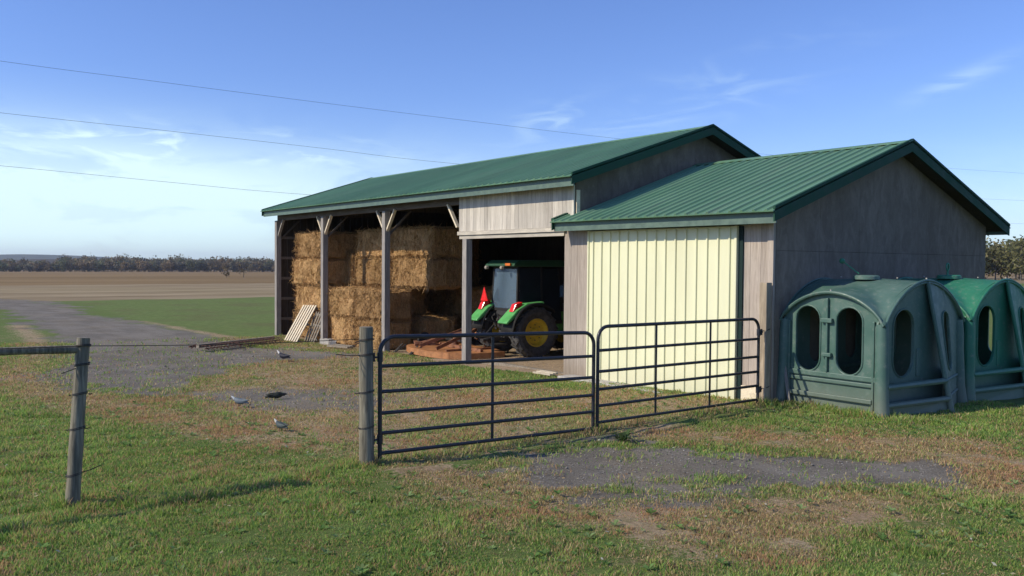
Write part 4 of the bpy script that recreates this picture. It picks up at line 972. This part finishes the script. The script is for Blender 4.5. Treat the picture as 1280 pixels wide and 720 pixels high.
    m=MB(); m.b2(-.07,-.01,1.0,1.10,.56,.98); m.build('door_step',mat,w2,False,.012)
    for z in(.47,.20):
        j=jamb(z); m=MB(); m.tube([(.03,.05,z),(j.x,j.y,z+.03)],.045,8); m.build('bottom_rail',mat,t,True)
    # lower threshold panel between the rails
    m=MB(); m.add([Vector((-.01,.05,-.03)),jamb(-.03)-Vector((.04,0,0)),jamb(.20)-Vector((.04,0,0)),Vector((-.01,.05,.20))],[(0,1,2,3)]); o=m.build('threshold',mat,t); s=o.modifiers.new('solid','SOLIDIFY'); s.thickness=.02
    # roof vent with propped lid and top bolts
    m=MB(); m.lathe([(.20,0),(.20,.05),(.17,.07)],(-A/2,B*.42,ch-.01),(0,0,1),18); m.build('vent',mat,t,True)
    m=MB(); c=Vector((-A/2,B*.42,ch+.06))
    if lidang: m.bar(c+Vector((-.10,-.05,.02)),c+Vector((-.28,-.18,.20)),.035,.02); m.lathe([(.04,-.02),(.045,.02),(.03,.04)],c+Vector((-.30,-.20,.22)),(-.3,-1,.5),10)
    else: m.tube([c+Vector((0,-.05+.0,-.02)),c+Vector((0,-.05,.08))],.02,8); m.tube([c+Vector((.0,-.05+math.cos(a)*.045,.14+math.sin(a)*.065)) for a in np.linspace(0,6.283,13)[:-1]],.016,7,closed=True)
    m.build('vent_handle',M['hutch2'] if lidang else mat,t,True)
    for (bx,by) in((.0,B/2),(-.45,B/2-.02),(-A*.82,B/2),(-A/2,.02)):
        m=MB(); z=ch+.012 if by>.1 else cw+.02; m.lathe([(.014,0),(.012,.018)],(bx,by,z),(0,0,1),8); m.build('bolt',M['concrete'],t,True)
    return t
hutch('faded grey green plastic calf hutch nearest the gate post',(1.74,.215,-.03),rad(0),M['hutch1'],True)
hutch('brighter green plastic calf hutch at the right edge',(1.77,2.85,-.03),rad(-1),M['hutch2'],False)
def lean():
    m=MB(); m.bar((0,0,0),(-.13,.03,.62),.05,.03,.5,(0,1,0)); o=m.build('leaning_board',M['post'],None,bevel=.005); o.location=(.22,.18,.0); tag(o,'short grey board leaning between the wall and the first hutch','board')
lean()
# ------------------------------------------------------------------ birds
def birdmat(name,c,c2):
    n=NT(name); a=n.noise(30,4,.6); t=n.attr('tint'); col=n.mix(n.rng(a,.35,.65,0,.4),c,sc(c,.6)); col=n.mix(n.rng(t.outputs['Fac'],.6,.8),col,c2); return n.out(col,.6,0,.3)
def bird(label,x,y,rz,body,head,low=0.0,s=1.0):
    z=tz(x); t=thing('bird',label,'bird',(x,y,z+.01),rz,'birds on the ground'); mt=birdmat('feathers',body,head)
    h=.125*s*(1-low*.72)
    sp=[(-.20,.012,.018),(-.16,.022,.016),(-.11,.034,.028),(-.06,.048,.045),(0,.058,.058),(.05,.052,.056),(.085,.036,.040),(.105,.026,.028),(.125,.024,.026),(.145,.022,.024),(.160,.012,.013),(.185,.003,.003)]
    m=MB(); V=[];T_=[]; n=12
    for i,(px,w,hh) in enumerate(sp):
        up=0 if px<.05 else (px-.05)*(.75-low*.9)
        for k in range(n):
            a=2*math.pi*k/n; V.append((px*s,math.cos(a)*w*s,h+(up+px*.12+math.sin(a)*hh)*s)); T_.append(.9 if px>.10 else .3)
    F=[(i*n+k,i*n+(k+1)%n,(i+1)*n+(k+1)%n,(i+1)*n+k) for i in range(len(sp)-1) for k in range(n)]+[tuple(range(n-1,-1,-1)),tuple((len(sp)-1)*n+k for k in range(n))]
    m.add(V,F); m.t=T_; m.build('body',mt,t,True)
    for sd in(-1,1):
        m=MB(); V=[];
        for i,(px,w,zz) in enumerate(((.06,.018,.01),(.0,.036,.0),(-.07,.034,-.004),(-.14,.02,.0),(-.19,.004,.004))):
            for k in(-1,0,1): V.append((px*s,sd*(.052-.006*abs(k)-.020*(i/4))*s,h+(zz+.012+k*w)*s))
        m.add(V,[(i*3+k,i*3+k+1,i*3+k+4,i*3+k+3) for i in range(4) for k in range(2)],.2); w_=m.build('wing',mt,t,True); q=w_.modifiers.new('solid','SOLIDIFY'); q.thickness=.008
        if low<.5:
            m=MB(); m.tube([(.0,sd*.02*s,h-.04*s),(.005,sd*.02*s,.0)],.004,5); m.tube([(-.015,sd*.02*s,.002),(.03,sd*.022*s,.002)],.003,5); m.build('leg',M['rust'],t,True)
    return t
bird('dark blue bird with white head beside the harrow',-11.65,-3.30,rad(205),(.018,.02,.035),(.60,.60,.58),0,1.1)
bird('pale blue grey bird on the gravel, farthest left of the birds',-5.10,-6.75,rad(215),(.13,.165,.19),(.36,.40,.42),.3,.85)
bird('small flat black bird crouching low on the gravel',-5.67,-5.90,rad(75),(.03,.035,.025),(.03,.03,.03),.9,.95)
bird('grey bird with pale head in the grass nearest the gate post',-2.55,-7.12,rad(195),(.055,.075,.075),(.42,.42,.38),.2,.75)
# ------------------------------------------------------------------ grass, stones
def grass():
    g=np.random.default_rng(11); 
    def field(N,x0,x1,y0,y1,pw):
        x=g.uniform(x0,x1,N); y=g.uniform(y0,y1,N); return x,y
    xs=[];ys=[]
    # density by distance from the camera station
    N=3400000; x=g.uniform(-22,9.5,N); y=g.uniform(-14,3.2,N); r=np.hypot(x-CAM.x,y-CAM.y)
    ang=np.arctan2(x-CAM.x,y-CAM.y); ok=(ang>-1.60)&(ang<-.22)&(r>3.8)&(r<30)
    keep=ok&(g.uniform(0,1,N)<np.clip((7.5/np.maximum(r,1))**1.5,0,1)); x=x[keep];y=y[keep]
    m=masks(x,y); inside=((x>-20.1)&(x<0.05)&(y>-.03))
    pg=np.clip(1.22-m['g']*1.35-(fbm(x,y,4,2,44)-.5)*1.1,0.02,1)*(1-np.clip(m['tan']*1.6,0,1)); pg=np.where(m['d']>.5,pg*.95,pg)
    # thin the inner yard
    yard=(sdf(P_dry,x,y)<0); pg=np.where(yard,pg*.55,pg)
    inh=((x>.05)&(x<1.8)&(y>.28)); keep=(g.uniform(0,1,len(x))<pg)&~inside&~(inh&(g.uniform(0,1,len(x))<.9))&(m['stub']<.5)
    x=x[keep];y=y[keep]; m={k:v[keep] for k,v in m.items()}; n=len(x); r=np.hypot(x-CAM.x,y-CAM.y)
    lush=fbm(x,y,1.7,3,31); fence=np.exp(-((x-.12-(fbm(x*0,y,.9,2,3)-.5)*.4)/.13)**2)*(y<0)
    line2=np.exp(-((x-.30)/.10)**2)*((y<-7.3)&(y>-11))*np.clip((fbm(x*0,y,1.3,2,13)-.42)*6,0,1)
    edge=np.exp(-((x-.15)**2/.02))*(y<0)
    tuft=np.zeros(n)
    for (tx,ty,tr) in ((0,-7.2,.22),(-.23,-10.03,.2),(0,-.15,.3),(-.1,-3.83,.25),(-.24,-12.5,.3)): tuft=np.maximum(tuft,np.exp(-((x-tx)**2+(y-ty)**2)/tr**2))
    hut=((x>-.1)&(x<2.3)&(y>-.1)&(y<.4)).astype(float)*.5
    clump=np.clip(fbm(x,y,2.2,3,91)*6-3.9,0,1)*(m['d']<.4)
    h=(.012+.027*lush)*(1+1.0*clump)*(.55+1.1*np.clip(fbm(x,y,5.5,2,88)*1.6-.3,0,1))*g.uniform(.5,1.45,n)*(1-.12*(m['d']>.5))*(1+.9*fence+1.3*line2+hut*2.0+tuft*1.7)*np.clip(.75+r/26,1,1.35)
    w=(.0017+.00043*r*.75)*g.uniform(.7,1.3,n); a=g.uniform(0,6.283,n); lean=g.uniform(.15,.95,n)*h; la=g.uniform(0,6.283,n)
    z=terr(x)+(fbm(x,y,.5,3,5)-.5)*.07*np.clip(1-np.hypot(x,y+4)/40,0,1)-.006
    B0=np.stack([x-np.cos(a)*w,y-np.sin(a)*w,z],1); B1=np.stack([x+np.cos(a)*w,y+np.sin(a)*w,z],1)
    mx=x+np.cos(la)*lean*.45; my=y+np.sin(la)*lean*.45; M0=np.stack([mx-np.cos(a)*w*.8,my-np.sin(a)*w*.8,z+h*.62],1); M1=np.stack([mx+np.cos(a)*w*.8,my+np.sin(a)*w*.8,z+h*.62],1)
    Tp=np.stack([x+np.cos(la)*lean,y+np.sin(la)*lean,z+h],1)
    V=np.stack([B0,B1,M1,M0,Tp],1).reshape(-1,3); b=np.arange(n)*5
    # quads plus degenerate-free tips as a second object layer is avoided: build all as triangles
    F=np.concatenate([np.stack([b,b+1,b+2],1),np.stack([b,b+2,b+3],1),np.stack([b+3,b+2,b+4],1)])
    u=g.uniform(0,1,n); dr=np.clip(m['d']+(fbm(x,y,5,2,51)-.5)*.9+(g.uniform(0,1,n)-.5)*.6,0,1)
    green=np.array([[.10,.20,.045],[.15,.26,.06],[.20,.31,.09],[.12,.23,.075],[.25,.29,.11]]); brown=np.array([[.46,.36,.22],[.36,.26,.15],[.56,.45,.29],[.42,.28,.17],[.28,.24,.12]])
    cg=green[g.integers(0,5,n)]*(.75+.6*lush)[:,None]; cb=brown[g.integers(0,5,n)]*g.uniform(.75,1.15,n)[:,None]
    isb=(g.uniform(0,1,n)<np.clip(dr*1.05+.10,0,.86)); redz=np.clip((fbm(x,y,1.3,3,77)-.5)*5,0,1)[:,None]; cb=cb*.86; cb=cb*(1-redz*.6)+np.array([.38,.215,.135])*redz*.6
    C=np.where(isb[:,None],cb*np.array([1.38,1.36,1.16]),cg*np.array([1.62,1.42,1.2])); dk=np.array([.45,.45,.8,.8,1.1]); 
    C=np.repeat(C,5,0)
    o=make_mesh('grass',V,F,M['blade'],col=C,smooth=False); tag(o,'short mown grass blades, green and dry brown','grass',None,'stuff'); print('blades',n)
    # broad leaved weeds (clover, dandelion, dock) in the lawn
    N=3800; x=g.uniform(-9,8,N); y=g.uniform(-12,1,N); mm=masks(x,y); k=(mm['g']<.3)&(mm['tan']<.2)&(np.hypot(x-CAM.x,y-CAM.y)>4.2)&~((x<.1)&(y>-.1))&(fbm(x,y,.9,3,61)>.46); x=x[k];y=y[k]; V=[];F=[];C=[];b=0
    for X,Y in zip(x,y):
        nl=g.integers(4,9); s=g.uniform(.025,.062)*(1.0); z=tz(X)+.012; c=np.array([[.14,.26,.07],[.18,.31,.09],[.25,.36,.14]][g.integers(3)])*g.uniform(.8,1.2)
        for q in range(nl):
            a=q*6.283/nl+g.uniform(-.4,.4); d=np.array([math.cos(a),math.sin(a)]); pz=np.array([-d[1],d[0]])*s*.26; up=g.uniform(.2,.7)*s
            V+= [(X,Y,z),(X+d[0]*s*.55+pz[0],Y+d[1]*s*.55+pz[1],z+up*.8),(X+d[0]*s,Y+d[1]*s,z+up),(X+d[0]*s*.55-pz[0],Y+d[1]*s*.55-pz[1],z+up*.8)]; F.append((b,b+1,b+2,b+3)); b+=4; C+=[c]*4
    o=make_mesh('weeds',np.array(V),np.array(F),M['blade'],col=np.array(C),smooth=False); tag(o,'small broad leaved weeds scattered through the lawn','weeds',None,'stuff')
    # one taller weed tuft at the gravel edge (thistle)
    t=thing('weed','leafy green weed growing at the gravel edge below the gates','weed',(.72,-4.05,.0)); V=[];F=[];C=[];b=0
    for q in range(34):
        a=g.uniform(0,6.28); s=g.uniform(.10,.22); d=np.array([math.cos(a),math.sin(a)]); p=np.array([-d[1],d[0]])*s*.13; up=g.uniform(.2,.8)*s; c=np.array([.09,.15,.05])*g.uniform(.6,1.3)
        V+=[(0,0,.0),(d[0]*s*.5+p[0],d[1]*s*.5+p[1],up),(d[0]*s,d[1]*s,up*.7),(d[0]*s*.5-p[0],d[1]*s*.5-p[1],up)]; F.append((b,b+1,b+2,b+3)); b+=4; C+=[c]*4
    make_mesh('leaves',np.array(V),np.array(F),M['blade'],col=np.array(C),smooth=False,parent=t)
    # loose stones on the gravel
    N=60000; x=g.uniform(-18,5,N); y=g.uniform(-9.5,1,N); mm=masks(x,y); k=(mm['g']+(g.uniform(0,1,N)-.5)*1.25>.60)&(g.uniform(0,1,N)<np.clip(9/np.hypot(x-CAM.x,y-CAM.y),.12,1)); x=x[k];y=y[k]; n=len(x)
    s=g.uniform(.003,.009,n)*(1+.035*np.hypot(x-CAM.x,y-CAM.y)); big=g.uniform(0,1,n)<.015; s=np.where(big,s*2.4,s)
    base=np.array([[1,0,0],[0,1,0],[-1,0,0],[0,-1,0],[0,0,.8],[0,0,-.4]]); jit=g.uniform(.6,1.3,(n,6,3)); V=(base[None]*jit+g.normal(size=(n,6,3))*.12)*s[:,None,None]
    z=terr(x)+(fbm(x,y,.5,3,5)-.5)*.07-.018; V=V+np.stack([x,y,z+s*.25],1)[:,None]; tri=np.array([[0,1,4],[1,2,4],[2,3,4],[3,0,4],[1,0,5],[2,1,5],[3,2,5],[0,3,5]])
    F=(np.arange(n)*6)[:,None,None]+tri[None]; c=(g.uniform(.12,.30,n)+.2*(g.uniform(0,1,n)<.05))[:,None]*np.array([[1,.95,.86]]); C=np.repeat(c,6,0)
    o=make_mesh('gravel_stones',V.reshape(-1,3),F.reshape(-1,3),M['pebble'],col=C,smooth=False); tag(o,'loose grey stones on the gravel','gravel',None,'stuff'); print('stones',n)
grass()
def litter():
    g=np.random.default_rng(41); n=2600; x=g.uniform(-7,8,n); y=g.uniform(-12,0,n); k=~((x<.1)&(y>-.1)); x=x[k];y=y[k];n=len(x)
    s=g.uniform(.008,.022,n); a=g.uniform(0,6.28,n); z=terr(x)+g.uniform(.01,.045,n); t=g.uniform(-.6,.6,n)
    d=np.stack([np.cos(a)*s,np.sin(a)*s,t*s],1); q=np.stack([-np.sin(a)*s*.6,np.cos(a)*s*.6,g.uniform(-.3,.3,n)*s],1); p=np.stack([x,y,z],1)
    V=np.stack([p-d,p+q,p+d,p-q],1).reshape(-1,3); pal=np.array([[.62,.60,.50],[.45,.33,.17],[.30,.18,.10],[.55,.50,.30]]); C=np.repeat(pal[g.integers(0,4,n)]*g.uniform(.6,1.1,(n,1)),4,0)
    o=make_mesh('leaf_litter',V,np.arange(n*4).reshape(-1,4),M['blade'],col=C,smooth=False); tag(o,'small pale and brown dead leaves scattered in the grass','leaf litter',None,'stuff')
litter()
def chaff():
    g=np.random.default_rng(31); n=5200; x=np.where(g.uniform(0,1,n)<.75,g.uniform(-19.5,-12.3,n),g.uniform(-12.3,-5.2,n)); y=np.where(x<-12.3,g.normal(-.15,.28,n),g.uniform(.1,2.2,n)); l=g.uniform(.03,.12,n); a=g.uniform(0,6.28,n)
    z=terr(x)+.012+g.uniform(0,.03,n); w=.007; d=np.stack([np.cos(a)*l,np.sin(a)*l,g.uniform(-.01,.03,n)],1); p=np.stack([x,y,z],1); q=np.stack([-np.sin(a)*w,np.cos(a)*w,np.zeros(n)],1)
    V=np.stack([p-q,p+q,p+d],1).reshape(-1,3); C=np.repeat(np.array([[.55,.42,.24]])*g.uniform(.6,1.25,(n,1)),3,0)
    o=make_mesh('loose_hay',V,np.arange(n*3).reshape(-1,3),M['blade'],col=C,smooth=False); tag(o,'loose hay stalks scattered along the foot of the bales','loose hay',None,'stuff')
chaff()
